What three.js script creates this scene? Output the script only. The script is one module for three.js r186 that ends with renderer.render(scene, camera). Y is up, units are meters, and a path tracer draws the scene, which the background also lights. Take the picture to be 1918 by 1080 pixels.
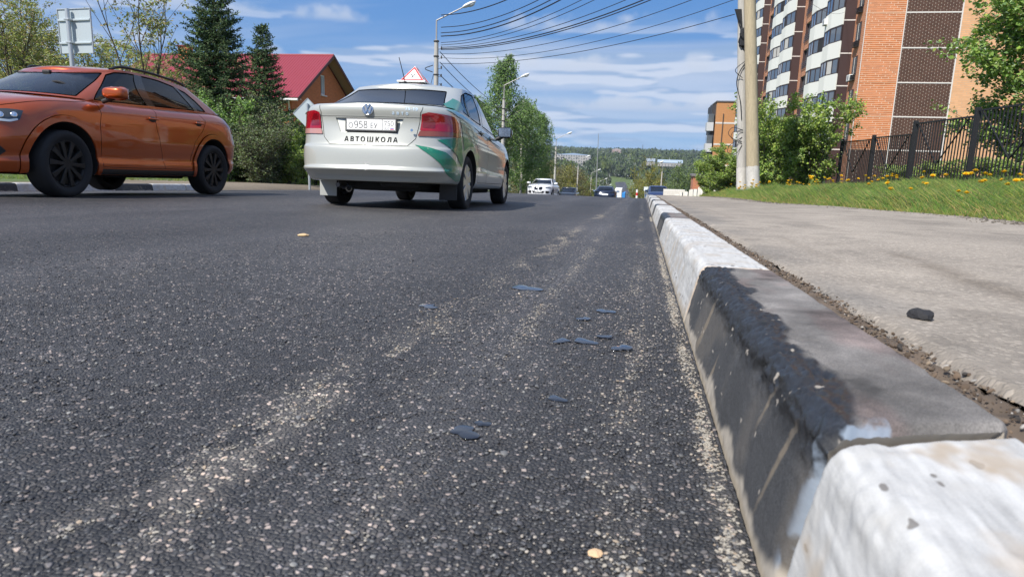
import * as THREE from 'three';
import { mergeGeometries, mergeVertices } from 'three/addons/utils/BufferGeometryUtils.js';
import { RoundedBoxGeometry } from 'three/addons/geometries/RoundedBoxGeometry.js';
import { TessellateModifier } from 'three/addons/modifiers/TessellateModifier.js';
import { FontLoader } from 'three/addons/loaders/FontLoader.js';
import { TextGeometry } from 'three/addons/geometries/TextGeometry.js';
import { Brush, Evaluator, SUBTRACTION } from 'three-bvh-csg';

// ------------------------------------------------------------------ small maths
const R = (d) => d * Math.PI / 180, clamp = (v, a = 0, b = 1) => Math.min(b, Math.max(a, v)), lerp = (a, b, t) => a + (b - a) * t;
const smooth = (a, b, v) => { const t = clamp((v - a) / (b - a)); return t * t * (3 - 2 * t); };
function rng(seed) { let s = seed >>> 0; return () => { s = (s + 0x6D2B79F5) | 0; let t = Math.imul(s ^ (s >>> 15), 1 | s); t = (t + Math.imul(t ^ (t >>> 7), 61 | t)) ^ t; return ((t ^ (t >>> 14)) >>> 0) / 4294967296; }; }
function hash(x, y, s = 0) { let h = Math.imul(x | 0, 374761393) + Math.imul(y | 0, 668265263) + Math.imul(s | 0, 974634777); h = Math.imul(h ^ (h >>> 13), 1274126177); return ((h ^ (h >>> 16)) >>> 0) / 4294967296; }
function noise(x, y, s = 0, wrap = 0) {
  const xi = Math.floor(x), yi = Math.floor(y), u = x - xi, v = y - yi, a = u * u * (3 - 2 * u), b = v * v * (3 - 2 * v);
  let x0 = xi, x1 = xi + 1, y0 = yi, y1 = yi + 1; if (wrap) { x0 = ((x0 % wrap) + wrap) % wrap; x1 = ((x1 % wrap) + wrap) % wrap; y0 = ((y0 % wrap) + wrap) % wrap; y1 = ((y1 % wrap) + wrap) % wrap; }
  return lerp(lerp(hash(x0, y0, s), hash(x1, y0, s), a), lerp(hash(x0, y1, s), hash(x1, y1, s), a), b);
}
function fbm(x, y, s = 0, oct = 4, wrap = 0) { let f = 0, a = 0.5, n = 0; for (let k = 0; k < oct; k++) { f += a * noise(x, y, s + k * 17, wrap); n += a; x *= 2; y *= 2; wrap *= 2; a *= 0.5; } return f / n; }
function curve(pts) {            // monotone cubic through [[x, y], ...]
  const n = pts.length, m = [];
  const d = (i) => (pts[i + 1][1] - pts[i][1]) / (pts[i + 1][0] - pts[i][0]);
  for (let i = 0; i < n; i++) m[i] = i === 0 ? d(0) : i === n - 1 ? d(n - 2) : d(i - 1) * d(i) <= 0 ? 0 : 2 / (1 / d(i - 1) + 1 / d(i));
  return (x) => {
    if (x <= pts[0][0]) return pts[0][1];
    if (x >= pts[n - 1][0]) return pts[n - 1][1];
    let i = 0; while (x > pts[i + 1][0]) i++;
    const h = pts[i + 1][0] - pts[i][0], t = (x - pts[i][0]) / h, t2 = t * t, t3 = t2 * t;
    return (2 * t3 - 3 * t2 + 1) * pts[i][1] + (t3 - 2 * t2 + t) * h * m[i] + (-2 * t3 + 3 * t2) * pts[i + 1][1] + (t3 - t2) * h * m[i + 1];
  };
}

// ------------------------------------------------------------------ camera, sky, sun, exposure
const scene = new THREE.Scene();
const camera = new THREE.PerspectiveCamera(2 * Math.atan(540 / 1270) / Math.PI * 180, 1024 / 576, 0.05, 12000);
camera.position.set(0, 0.32, 0);
camera.rotation.set(R(-11.22), R(10.6), R(1.7), 'YXZ');
camera.focus = 7; camera.userData.fStop = 13;
camera.updateMatrixWorld();
const SUN = new THREE.Vector3(-0.46, 1, 0.59).normalize();
function makeSky() {
  const W = 4096, H = 2048, data = new Float32Array(W * H * 4);
  for (let j = 0; j < H; j++) {
    const el = ((j + 0.5) / H - 0.5) * Math.PI, sy = Math.sin(el), cy = Math.cos(el);
    const e = Math.max(0, sy);
    // clear air: paler towards the horizon
    const k = Math.pow(1 - e, 5);
    const r0 = lerp(0.030, 0.235, k), g0 = lerp(0.15, 0.385, k), b0 = lerp(0.44, 0.585, k);
    if (j % 2 && j < H / 2 - 4) { data.copyWithin(j * W * 4, (j - 1) * W * 4, j * W * 4); continue; }
    for (let i = 0; i < W; i++) {
      const o = (j * W + i) * 4; let r = r0, g = g0, b = b0;
      if (el > -0.01 && (el < 0.42 || !(i & 3))) {
        const a = ((i + 0.5) / W - 0.5) * 2 * Math.PI, dx = Math.cos(a) * cy, dz = Math.sin(a) * cy;
        const q = 1 / (Math.max(0, sy) + 0.055), px = dx * q, pz = dz * q;
        // wind-drawn sheets, long across the view
        const wx = fbm(px * 0.5, pz * 0.5, 3, 3) - 0.5, wz = fbm(px * 0.5, pz * 0.5, 9, 3) - 0.5;
        const u = px * 0.42 + pz * 0.10 + wx * 1.1, v = pz * 1.05 - px * 0.16 + wz * 1.5;
        const broad = fbm(u * 0.42 + 4.3, v * 0.42 + 1.7, 21, 4), fine = fbm(u * 1.5, v * 1.7, 33, 5), wisp = fbm(u * 0.9 + 9, v * 2.0, 41, 4);
        let c = smooth(0.38, 0.66, broad * 0.66 + fine * 0.24 + wisp * 0.14 - 0.02) * 0.84;
        c = Math.max(c, smooth(0.50, 0.80, wisp * 0.62 + fine * 0.42) * 0.42);
        c *= lerp(0.55, 1, smooth(0.05, 0.17, el));
        // lens-shaped sheets low in the sky: pale top, grey-blue body
        const lens = fbm(a * 5 + 3, el * 46, 57, 4), low = smooth(0.0, 0.03, el) * (1 - smooth(0.14, 0.2, el));
        const lc = smooth(0.485, 0.53, lens) * low, lens2 = fbm(a * 5 + 3, (el - 0.006) * 46, 57, 4), edge = clamp((lens - lens2) * 16 + 0.35);
        // small heaps with flat feet
        const hb = Math.floor(el / 0.052), base = hb * 0.052 + 0.008, hh = (el - base) / 0.036;
        const hn = fbm(a * 17 + hb * 7.3, hb * 3.1 + hh * 0.7, 71, 5), hm = fbm(a * 2.1 + hb * 5.7, hb * 9.1, 77, 2);
        let heap = el < 0.2 && hh > 0 && hh < 1 ? smooth(0.55, 0.70, hn * 0.75 + hm * 0.42 - 0.16 * hh * hh) * smooth(0.0, 0.30, hh) * smooth(1, 0.6, hh) * 0.62 : 0;
        const shade = 0.9 + 0.16 * fine;
        r = lerp(r, 0.45 * shade, c); g = lerp(g, 0.505 * shade, c); b = lerp(b, 0.615 * shade, c);
        r = lerp(r, lerp(0.22, 0.48, edge), lc * 0.68); g = lerp(g, lerp(0.325, 0.535, edge), lc * 0.68); b = lerp(b, lerp(0.505, 0.645, edge), lc * 0.68);
        r = lerp(r, lerp(0.37, 0.56, hh), heap); g = lerp(g, lerp(0.435, 0.59, hh), heap); b = lerp(b, lerp(0.555, 0.66, hh), heap);
      } else if (el >= 0.42) { r = data[o - 4]; g = data[o - 3]; b = data[o - 2]; }
      data[o] = r; data[o + 1] = g; data[o + 2] = b; data[o + 3] = 1;
    }
  }
  const t = new THREE.DataTexture(data, W, H, THREE.RGBAFormat, THREE.FloatType);
  t.mapping = THREE.EquirectangularReflectionMapping; t.magFilter = THREE.LinearFilter; t.needsUpdate = true;
  return t;
}
scene.background = makeSky();
scene.environment = scene.background;
const sun = new THREE.DirectionalLight(new THREE.Color(1, 0.955, 0.89), 4.6);
sun.position.copy(SUN).multiplyScalar(120); sun.castShadow = true; sun.shadow.radius = 1;
sun.shadow.mapSize.set(4096, 4096);
Object.assign(sun.shadow.camera, { left: -70, right: 70, top: 70, bottom: -70, near: 1, far: 400 });
sun.target.position.set(0, 0, -20);
scene.add(sun, sun.target);
const renderer = new THREE.WebGLRenderer({ antialias: true });
renderer.toneMapping = THREE.LinearToneMapping;
renderer.toneMappingExposure = 1.4;
renderer.shadowMap.enabled = true;

// ------------------------------------------------------------------ building helpers
const used = new Map();
function numbered(name) { const n = used.get(name) ?? 0; used.set(name, n + 1); return n ? `${name}_${String(n).padStart(3, '0')}` : name; }
function mesh(name, geo, mat, parent) {
  const m = new THREE.Mesh(geo, mat); m.castShadow = m.receiveShadow = true;
  m.name = parent ? name : numbered(name); (parent ?? scene).add(m); return m;
}
function tag(o, label, category, group) { o.userData.label = label; o.userData.category = category; if (group) o.userData.group = group; return o; }
function thing(name, label, category, pos = [0, 0, 0], turn = 0, group) {
  const o = new THREE.Group(); o.name = numbered(name); o.position.set(...pos); o.rotation.y = turn; scene.add(o); return tag(o, label, category, group);
}
function structure(name, geo, mat) { const m = mesh(name, geo, mat); m.userData.kind = 'structure'; return m; }
function copyOf(root, label, group) { const c = root.clone(); c.name = numbered(root.name.replace(/_\d{3}$/, '')); c.userData = { ...root.userData }; if (label) c.userData.label = label; if (group) c.userData.group = group; scene.add(c); return c; }
const lin = (r, g, b) => new THREE.Color().setRGB(r, g, b);
const mat = (c, rough = 0.8, metal = 0, extra = {}) => new THREE.MeshStandardMaterial({ color: Array.isArray(c) ? lin(...c) : c, roughness: rough, metalness: metal, side: THREE.DoubleSide, ...extra });
const phys = (c, rough = 0.5, extra = {}) => new THREE.MeshPhysicalMaterial({ color: Array.isArray(c) ? lin(...c) : c, roughness: rough, side: THREE.DoubleSide, ...extra });
function dataTex(w, h, fn, srgb = false) {          // fn(x, y, put) writes 0..1 linear values
  const d = new Uint8Array(w * h * 4), enc = (v) => { v = clamp(v); return 255 * (srgb ? (v <= 0.0031308 ? 12.92 * v : 1.055 * Math.pow(v, 1 / 2.4) - 0.055) : v) + 0.5; };
  for (let y = 0; y < h; y++) for (let x = 0; x < w; x++) { const c = fn(x, y), o = (y * w + x) * 4; d[o] = enc(c[0]); d[o + 1] = enc(c[1]); d[o + 2] = enc(c[2]); d[o + 3] = 255; }
  const t = new THREE.DataTexture(d, w, h); t.wrapS = t.wrapT = THREE.RepeatWrapping; t.magFilter = THREE.LinearFilter; t.minFilter = THREE.LinearMipmapLinearFilter; t.generateMipmaps = true;
  if (srgb) t.colorSpace = THREE.SRGBColorSpace; t.needsUpdate = true; return t;
}
function canvasTex(w, h, draw) {
  const c = document.createElement('canvas'); c.width = w; c.height = h; const x = c.getContext('2d'); draw(x, w, h);
  const t = new THREE.CanvasTexture(c); t.colorSpace = THREE.SRGBColorSpace; t.magFilter = THREE.LinearFilter; return t;
}
function box(w, h, d, x = 0, y = 0, z = 0, ry = 0) { const g = new THREE.BoxGeometry(w, h, d); if (ry) g.rotateY(ry); g.translate(x, y, z); return g; }
function rbox(w, h, d, r, x = 0, y = 0, z = 0, seg = 2) { const g = new RoundedBoxGeometry(w, h, d, seg, r); g.translate(x, y, z); return g; }
function rod(a, b, r0, r1 = r0, seg = 8, caps = true) {
  a = new THREE.Vector3(...a); b = new THREE.Vector3(...b); const l = a.distanceTo(b), g = new THREE.CylinderGeometry(r1, r0, l, seg, 1, !caps);
  g.translate(0, l / 2, 0); g.applyQuaternion(new THREE.Quaternion().setFromUnitVectors(new THREE.Vector3(0, 1, 0), b.sub(a).normalize())); g.translate(a.x, a.y, a.z); return g;
}
function wire(pts, r = 0.006, seg = 24, rs = 5) { return new THREE.TubeGeometry(new THREE.CatmullRomCurve3(pts.map((p) => new THREE.Vector3(...p))), seg, r, rs); }
function cat(list) { return mergeGeometries(list.map((g) => { g = g.index ? g.toNonIndexed() : g; for (const k of Object.keys(g.attributes)) if (!['position', 'normal', 'uv'].includes(k)) g.deleteAttribute(k); return g; })); }
function gridGeo(xs, zs, yf, cf, uvScale = 1) {       // a sheet over lines xs, zs: xs may be a function of z
  const nz = zs.length, nx = typeof xs === 'function' ? xs(zs[0]).length : xs.length, pos = new Float32Array(nx * nz * 3), uv = new Float32Array(nx * nz * 2), col = cf ? new Float32Array(nx * nz * 3) : null, idx = [];
  for (let j = 0; j < nz; j++) {
    const row = typeof xs === 'function' ? xs(zs[j]) : xs;
    for (let i = 0; i < nx; i++) {
      const n = j * nx + i; pos[n * 3] = row[i]; pos[n * 3 + 1] = yf(row[i], zs[j]); pos[n * 3 + 2] = zs[j]; uv[n * 2] = row[i] / uvScale; uv[n * 2 + 1] = -zs[j] / uvScale;
      if (col) { const c = cf(row[i], zs[j]); col[n * 3] = c[0]; col[n * 3 + 1] = c[1]; col[n * 3 + 2] = c[2]; }
      if (i && j) { const a = n - nx - 1; idx.push(a, a + 1, n, a, n, n - 1); }
    }
  }
  const g = new THREE.BufferGeometry(); g.setAttribute('position', new THREE.BufferAttribute(pos, 3)); g.setAttribute('uv', new THREE.BufferAttribute(uv, 2));
  if (col) g.setAttribute('color', new THREE.BufferAttribute(col, 3)); g.setIndex(idx); g.computeVertexNormals(); return g;
}
function steps(a, b, fn) { const out = [a]; while (out[out.length - 1] < b) out.push(Math.min(b, out[out.length - 1] + fn(out[out.length - 1]))); return out; }
function instances(name, geo, material, list, label, category, parent) {    // list: [Matrix4, Color?]
  const m = new THREE.InstancedMesh(geo, material, list.length); m.castShadow = m.receiveShadow = true;
  list.forEach(([x, c], i) => { m.setMatrixAt(i, x); if (c) m.setColorAt(i, c); });
  m.name = parent ? name : numbered(name); m.userData.kind = 'stuff'; if (!parent) tag(m, label, category); (parent ?? scene).add(m); return m;
}
const M4 = (x, y, z, sx, sy, sz, rx = 0, ry = 0, rz = 0) => new THREE.Matrix4().compose(new THREE.Vector3(x, y, z), new THREE.Quaternion().setFromEuler(new THREE.Euler(rx, ry, rz, 'YXZ')), new THREE.Vector3(sx, sy, sz));

// ------------------------------------------------------------------ lie of the land: the road falls away in front of the camera into a valley
const profile = (() => {
  const far = curve([[270, -22.7], [420, -24.6], [720, -23], [1100, -14], [1800, 0], [2600, 7], [5000, 12]]);
  return (d) => d <= 15 ? -0.042 * d : d <= 52 ? -0.042 * d - 0.00065 * (d - 15) ** 2 : d <= 270 ? -3.074 - 0.0901 * (d - 52) : far(d);
})();
const roadShift = (d) => d < 150 ? 0 : -14 * ((d - 150) / 450) ** 1.5;                  // the far road bends a little aside
const roadY = (x, z) => profile(-z) + (x < -6 ? 0.028 * (x + 6) : 0);
const KERB_H = 0.135, ROAD_L = -9.55, ROAD_R = 0.118;
const walkY = (x, z) => profile(-z) + 0.128 + 0.012 * (x - 0.36);
const border = curve([[-400, 2.4], [-25, 2.35], [-22, 2.2], [-13, 2.05], [-10, 2.5], [-7.9, 2.8], [-6.6, 2.95], [-5.6, 2.85], [-4, 2.8], [10, 2.8]]);
function bankY(x, z) {
  const b = border(z), rise = smooth(-60, -30, z);
  return walkY(b, z) - 0.015 + (0.12 * smooth(b, b + 1.3, x) + 0.22 * smooth(b + 1, 7.2, x)) * lerp(0.35, 1, rise) + (fbm(x * 0.9, z * 0.9, 5, 3) - 0.5) * 0.10 * smooth(b, b + 0.6, x);
}
function groundY(x, z) {
  const d = -z, p = profile(d);
  if (d > 220) return p + (fbm(x / 300, z / 300, 8, 3) - 0.5) * 16 * smooth(220, 900, d) - 0.5 * (1 - smooth(20, 40, Math.abs(x - roadShift(d) + 4.7)));
  if (x > -9.9 && x < border(z) - 0.02) return p - 0.35;
  if (x >= border(z) - 0.02) return bankY(x, z) + smooth(30, 200, x) * 2;
  const left = p - 0.085 + 0.10 * smooth(-9.9, -10.4, x);
  return left + smooth(-12, -22, x) * 0.5 + (fbm(x * 0.6, z * 0.6, 6, 3) - 0.5) * 0.12 * smooth(-10, -11.5, x);
}

// ------------------------------------------------------------------ stone-and-binder surfaces
function aggregate(N, tile, stone, seed, tone) {
  const cells = Math.round(tile / stone), cs = N / cells, cx = new Float32Array(cells * cells), cy = new Float32Array(cells * cells), rr = new Float32Array(cells * cells);
  for (let j = 0; j < cells; j++) for (let i = 0; i < cells; i++) { const k = j * cells + i; cx[k] = (i + 0.1 + 0.8 * hash(i, j, seed)) * cs; cy[k] = (j + 0.1 + 0.8 * hash(i, j, seed + 1)) * cs; rr[k] = hash(i, j, seed + 2); }
  const col = new Uint8Array(N * N * 4), hgt = new Uint8Array(N * N * 4), rgh = new Uint8Array(N * N * 4), enc = (v) => { v = clamp(v); return 255 * (v <= 0.0031308 ? 12.92 * v : 1.055 * Math.pow(v, 1 / 2.4) - 0.055); };
  for (let y = 0; y < N; y++) for (let x = 0; x < N; x++) {
    const ci = Math.floor(x / cs), cj = Math.floor(y / cs); let f1 = 1e9, f2 = 1e9, id = 0;
    for (let b = -1; b <= 1; b++) for (let a = -1; a <= 1; a++) {
      const ii = (ci + a + cells) % cells, jj = (cj + b + cells) % cells, k = jj * cells + ii;
      let dx = Math.abs(cx[k] - x), dy = Math.abs(cy[k] - y); if (dx > N / 2) dx = N - dx; if (dy > N / 2) dy = N - dy;
      const d = dx * dx + dy * dy; if (d < f1) { f2 = f1; f1 = d; id = k; } else if (d < f2) f2 = d;
    }
    const edge = (Math.sqrt(f2) - Math.sqrt(f1)) / cs, n = hash(x, y, seed + 5), n2 = noise(x / 5, y / 5, seed + 6, Math.round(N / 5)), r = rr[id];
    const big = fbm(x / N * 6, y / N * 6, seed + 9, 4, 6);
    const [c, h, ro] = tone(r, edge, n, n2, big), o = (y * N + x) * 4;
    col[o] = enc(c[0]); col[o + 1] = enc(c[1]); col[o + 2] = enc(c[2]); hgt[o] = hgt[o + 1] = hgt[o + 2] = clamp(h) * 255; rgh[o] = rgh[o + 1] = rgh[o + 2] = clamp(ro) * 255; col[o + 3] = hgt[o + 3] = rgh[o + 3] = 255;
  }
  return [col, hgt, rgh].map((d, k) => { const t = new THREE.DataTexture(d, N, N); t.wrapS = t.wrapT = THREE.RepeatWrapping; t.magFilter = THREE.LinearFilter; if (!k) t.colorSpace = THREE.SRGBColorSpace; t.needsUpdate = true; return t; });
}
const [asC, asH, asR] = aggregate(2048, 1.7, 0.0060, 11, (r, e, n, n2, big) => {
  const s = smooth(0.05, 0.34, e), bare = r > 0.68 - 0.4 * (big - 0.5) ? 1 : 0, v = hash(Math.floor(r * 9999), 3, 7);
  const dark = 0.014 + 0.020 * n2 + 0.012 * n, grey = 0.040 + 0.24 * v * v * v, warm = v > 0.8 ? 1.13 : 1;
  const k = bare * smooth(0.08, 0.22, e) * (0.75 + 0.25 * n2), g = lerp(dark, grey, k);
  return [[g * lerp(1, 1.05 * warm, k), g, g * lerp(1.06, 1.04 / warm, k)], 0.15 + s * (0.35 + 0.5 * r) - 0.08 * n, lerp(0.60, 0.78, k) + 0.14 * (n2 - 0.5) - 0.10 * (1 - s)];
});
const asphaltMat = phys([1, 1, 1], 1, { map: asC, bumpMap: asH, bumpScale: 0.0042, roughnessMap: asR, vertexColors: true });
const [wkC, wkH, wkR] = aggregate(1024, 1.3, 0.0085, 47, (r, e, n, n2, big) => {
  const s = smooth(0.03, 0.3, e), v = hash(Math.floor(r * 9999), 5, 9), k = r > 0.45 ? smooth(0.05, 0.2, e) : 0;
  const base = 0.225 + 0.10 * (big - 0.5) + 0.06 * (n - 0.5), g = lerp(base, 0.15 + 0.20 * v, k * 0.75) * lerp(0.80, 1, smooth(0, 0.1, e));
  return [[g * 1.20, g * 1.04, g * 0.85], 0.3 + 0.5 * s * r + 0.15 * n2, 0.93];
});
const walkMat = mat([1, 1, 1], 1, 0, { map: wkC, bumpMap: wkH, bumpScale: 0.0028, roughnessMap: wkR, vertexColors: true });

// dusty lines that tyres and sweepers left along the kerb: [x, half width, strength]
const DUST = [[-0.445, 0.050, 0.85], [-0.245, 0.024, 0.45], [-0.005, 0.024, 0.52], [-0.33, 0.016, 0.2], [-1.55, 0.10, 0.22], [0.100, 0.010, 1.0]];
function dust(x, z) {
  let s = 0; const wob = (fbm(z * 0.7, 0.3, 14, 3) - 0.5) * 0.11 + (noise(z * 5, 2, 16) - 0.5) * 0.025;
  DUST.forEach(([c, w, k], i) => { const m = i === 5 ? 0 : wob * (i === 4 ? 2 : 1), t = Math.abs(x - c - m) / w; if (t < 2.2) s = Math.max(s, k * Math.exp(-t * t) * smooth(i === 5 ? 0.2 : 0.40, i === 5 ? 0.66 : 0.56, fbm(z * (i === 5 ? 6 : 7), x * 22 + i * 9, 18 + i, 4)) * (i === 5 ? 1 : smooth(0.15, 0.5, fbm(z * 0.9, i * 3.3, 28, 2)))); });
  return s;
}
function roadTint(x, z) {
  const d = -z, big = fbm(x * 0.33, z * 0.16, 2, 4), mid = fbm(x * 2.1, z * 0.8, 4, 4);
  // old patches that were sealed later are blacker; the wheel tracks further out are greyer
  const track = smooth(0.34, 0.66, fbm(x * 1.25 + 4, z * 0.05, 12, 3)), fresh = smooth(-0.30, 0.02, x) * (0.6 + 0.4 * fbm(x * 4, z, 3, 3));
  const lane = Math.exp(-(((x + 0.27 + (fbm(z * 0.5, 0.3, 14, 2) - 0.5) * 0.12) / 0.085) ** 2)) * (0.5 + fbm(x * 6, z * 1.5, 13, 3));
  let v = 0.92 + 0.12 * smooth(-0.5, -1.6, x) + 0.75 * (big - 0.5) + 0.7 * (mid - 0.5) + 0.55 * track - 0.20 * fresh + 0.5 * lane;
  const du = dust(x, z) * 0.85, fine = 0.55 + 0.9 * hash(Math.round(x * 80), Math.round(z * 80), 3);
  const k = du * fine;
  return [lerp(v * 1.03, 3.8, k), lerp(v * 1.0, 3.45, k), lerp(v * 0.95, 2.9, k)];
}
{
  const zs = steps(-2.5, 760, (d) => d < 0.25 ? 0.12 : d < 1.3 ? 0.0085 : d < 60 ? 0.0068 * d : 0.03 * d).map((d) => -d);
  const xs0 = [...steps(ROAD_L, -3, (x) => 0.09), ...steps(-2.97, -1.6, () => 0.022), ...steps(-1.59, ROAD_R, () => 0.0095)];
  const row = (z) => { const s = roadShift(-z); return s ? xs0.map((x) => x + s) : xs0; };
  const g = gridGeo(row, zs, (x, z) => roadY(Math.max(-9.6, x - roadShift(-z)), z) + (-z < 8 && z < 0 ? (fbm(x * 22, z * 22, 6, 2) - 0.5) * 0.004 + (x > -1.7 && z > -2.2 ? (fbm(x * 105, z * 105, 19, 2) - 0.5) * 0.0065 : 0) : 0) + (fbm(x * 0.8, z * 0.35, 7, 2) - 0.5) * 0.012, roadTint, 1.7);
  structure('road', g, asphaltMat);
}
// loose and half-bedded chippings that stand proud of the new surface
{
  const r = rng(5), near = [], dustL = [], geo = new THREE.IcosahedronGeometry(1, 1), pal = [[0.045, 0.046, 0.05], [0.07, 0.07, 0.075], [0.12, 0.12, 0.12], [0.22, 0.215, 0.20], [0.34, 0.30, 0.25], [0.03, 0.03, 0.034]];
  for (let k = 0; k < 64000; k++) {
    const d = 0.28 + 5.6 * Math.pow(r(), 1.5), w = Math.min(3.4, 0.35 + d * 1.05), x = 0.105 - w * Math.pow(r(), 1.15), z = -d + 0;
    const s = 0.0008 + 0.0018 * r() * r() + (r() < 0.02 ? 0.0012 : 0), kerbside = smooth(-0.35, 0.05, x), t = r();
    let c = pal[t < 0.36 ? 0 : t < 0.60 ? 1 : t < 0.74 ? 2 : t < (0.80 + 0.0) ? 3 : t < 0.80 + 0.09 * kerbside + 0.02 ? 4 : 5], f = 0.75 + 0.5 * r();
    near.push([M4(x, roadY(x, z) + s * 0.10, z, s * (0.8 + 0.7 * r()), s * (0.45 + 0.35 * r()), s * (0.8 + 0.7 * r()), (r() - 0.5) * 0.5, r() * 6.28, (r() - 0.5) * 0.5), lin(c[0] * f, c[1] * f, c[2] * f)]);
  }
  for (let k = 0; k < 60000; k++) {
    const d = 0.3 + 7.5 * Math.pow(r(), 1.5), i = r(), b = DUST[i < 0.30 ? 0 : i < 0.45 ? 1 : i < 0.62 ? 2 : i < 0.69 ? 3 : i < 0.76 ? 4 : 5], x = Math.min(0.112, b[0] + (r() + r() + r() - 1.5) * b[1] * 2.2), z = -d;
    if (r() > dust(x, z) * 1.25) continue;
    const s = 0.0007 + 0.0017 * r() * r(), f = 0.7 + 0.5 * r(), o = r() < 0.12 ? 1.15 : 1;
    dustL.push([M4(x, roadY(x, z) + s * 0.15, z, s * (0.9 + r()), s * 0.5, s * (0.9 + r()), (r() - 0.5) * 0.6, r() * 6.28, (r() - 0.5) * 0.6), lin(0.33 * f * o, 0.30 * f, 0.25 * f / o)]);
  }
  instances('asphalt_chippings', geo, mat([1, 1, 1], 0.62), near, 'dark and grey stone chippings bedded in the fresh road surface', 'chippings');
  instances('sand_grains', new THREE.IcosahedronGeometry(1, 0), mat([1, 1, 1], 0.95), dustL, 'tan sand grains lying in streaks along the kerb', 'sand');
}
// blobs of spilt bitumen, glossy; each its own drop
{
  const bit = phys([0.012, 0.013, 0.016], 0.16, { clearcoat: 0.6, clearcoatRoughness: 0.1 }), spots = [[-0.205, -0.795, 0.019], [-0.19, -0.83, 0.010], [-0.107, -0.965, 0.013], [-0.098, -1.36, 0.022], [-0.145, -1.35, 0.017], [-0.02, -1.33, 0.020], [-0.335, -2.02, 0.042], [-0.06, -1.42, 0.014], [-0.075, -1.72, 0.022], [-0.52, -1.62, 0.025], [-0.12, -1.60, 0.016]];
  const r = rng(31);
  spots.forEach(([x, z, s]) => {
    const g = new THREE.SphereGeometry(1, 20, 10), p = g.attributes.position, ph = r() * 9;
    for (let i = 0; i < p.count; i++) { const a = Math.atan2(p.getZ(i), p.getX(i)), k = 1 + 0.28 * Math.sin(a * 2 + ph) + 0.17 * Math.sin(a * 3 + ph * 2) + 0.1 * Math.sin(a * 5 - ph); p.setXYZ(i, p.getX(i) * k, p.getY(i), p.getZ(i) * k * 1.25); }
    g.scale(s * 1.0, 0.0014 + s * 0.010, s * 0.8); g.computeVertexNormals(); const m = mesh('bitumen_drop', g, bit); m.position.set(x, roadY(x, z) + 0.0014, z);
    tag(m, 'small glossy black drop of bitumen on the asphalt beside the kerb', 'bitumen drop', 'bitumen drops on the asphalt');
  });
}
// the few larger crumbs lying on the road and the pavement
function pebble(seed, s, flat = 0.7) {
  const g = mergeVertices((() => { const q = new THREE.IcosahedronGeometry(1, 2); q.deleteAttribute('uv'); q.deleteAttribute('normal'); return q; })()), p = g.attributes.position;
  for (let i = 0; i < p.count; i++) { const x = p.getX(i), y = p.getY(i), z = p.getZ(i), n = 0.55 + 0.9 * fbm(x * 2.1 + seed, y * 2.1 + z * 1.7, seed, 4); p.setXYZ(i, x * n * s, Math.max(-0.3, y * n) * s * flat, z * n * s); }
  const fl = g.toNonIndexed(); fl.computeVertexNormals(); return fl;
}

// ------------------------------------------------------------------ pavement
function walkTint(x, z) {
  const big = fbm(x * 0.55, z * 0.30, 51, 4), mid = fbm(x * 3, z * 1.2, 53, 4);
  const spots = smooth(0.62, 0.72, fbm(x * 7, z * 5, 67, 4)) * 0.22 + smooth(0.60, 0.66, fbm(x * 2.2 + 5, z * 0.9, 68, 4)) * 0.14;
  let v = 1.04 + 0.42 * (big - 0.5) + 0.36 * (mid - 0.5) - spots;
  // damp oil-brown streak, and a grey worn strip beside the kerb
  const st = Math.exp(-(((x - 0.84 - 0.05 * Math.sin(z * 1.3)) / 0.055) ** 2)) * smooth(-2.75, -2.35, z) * smooth(-1.1, -1.6, z) * smooth(0.25, 0.5, fbm(x * 9, z * 4, 55, 3));
  const grey = smooth(0.60, 0.42, x + (fbm(z * 3, x * 4, 56, 3) - 0.5) * 0.22) * smooth(0.35, 0.6, fbm(z * 2.2, 1, 58, 3));
  const thin = Math.exp(-(((x - 0.60 - 0.03 * Math.sin(z * 0.8)) / 0.02) ** 2)) * smooth(0.5, 0.65, fbm(z * 2, 5, 59, 3)) * 0.6;
  const k = Math.max(st * 0.62, thin * 0.4), c = [lerp(v, 0.46, k), lerp(v, 0.42, k), lerp(v, 0.37, k)], q = grey * 0.55;
  return [lerp(c[0], 0.56, q), lerp(c[1], 0.60, q), lerp(c[2], 0.66, q)];
}
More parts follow.
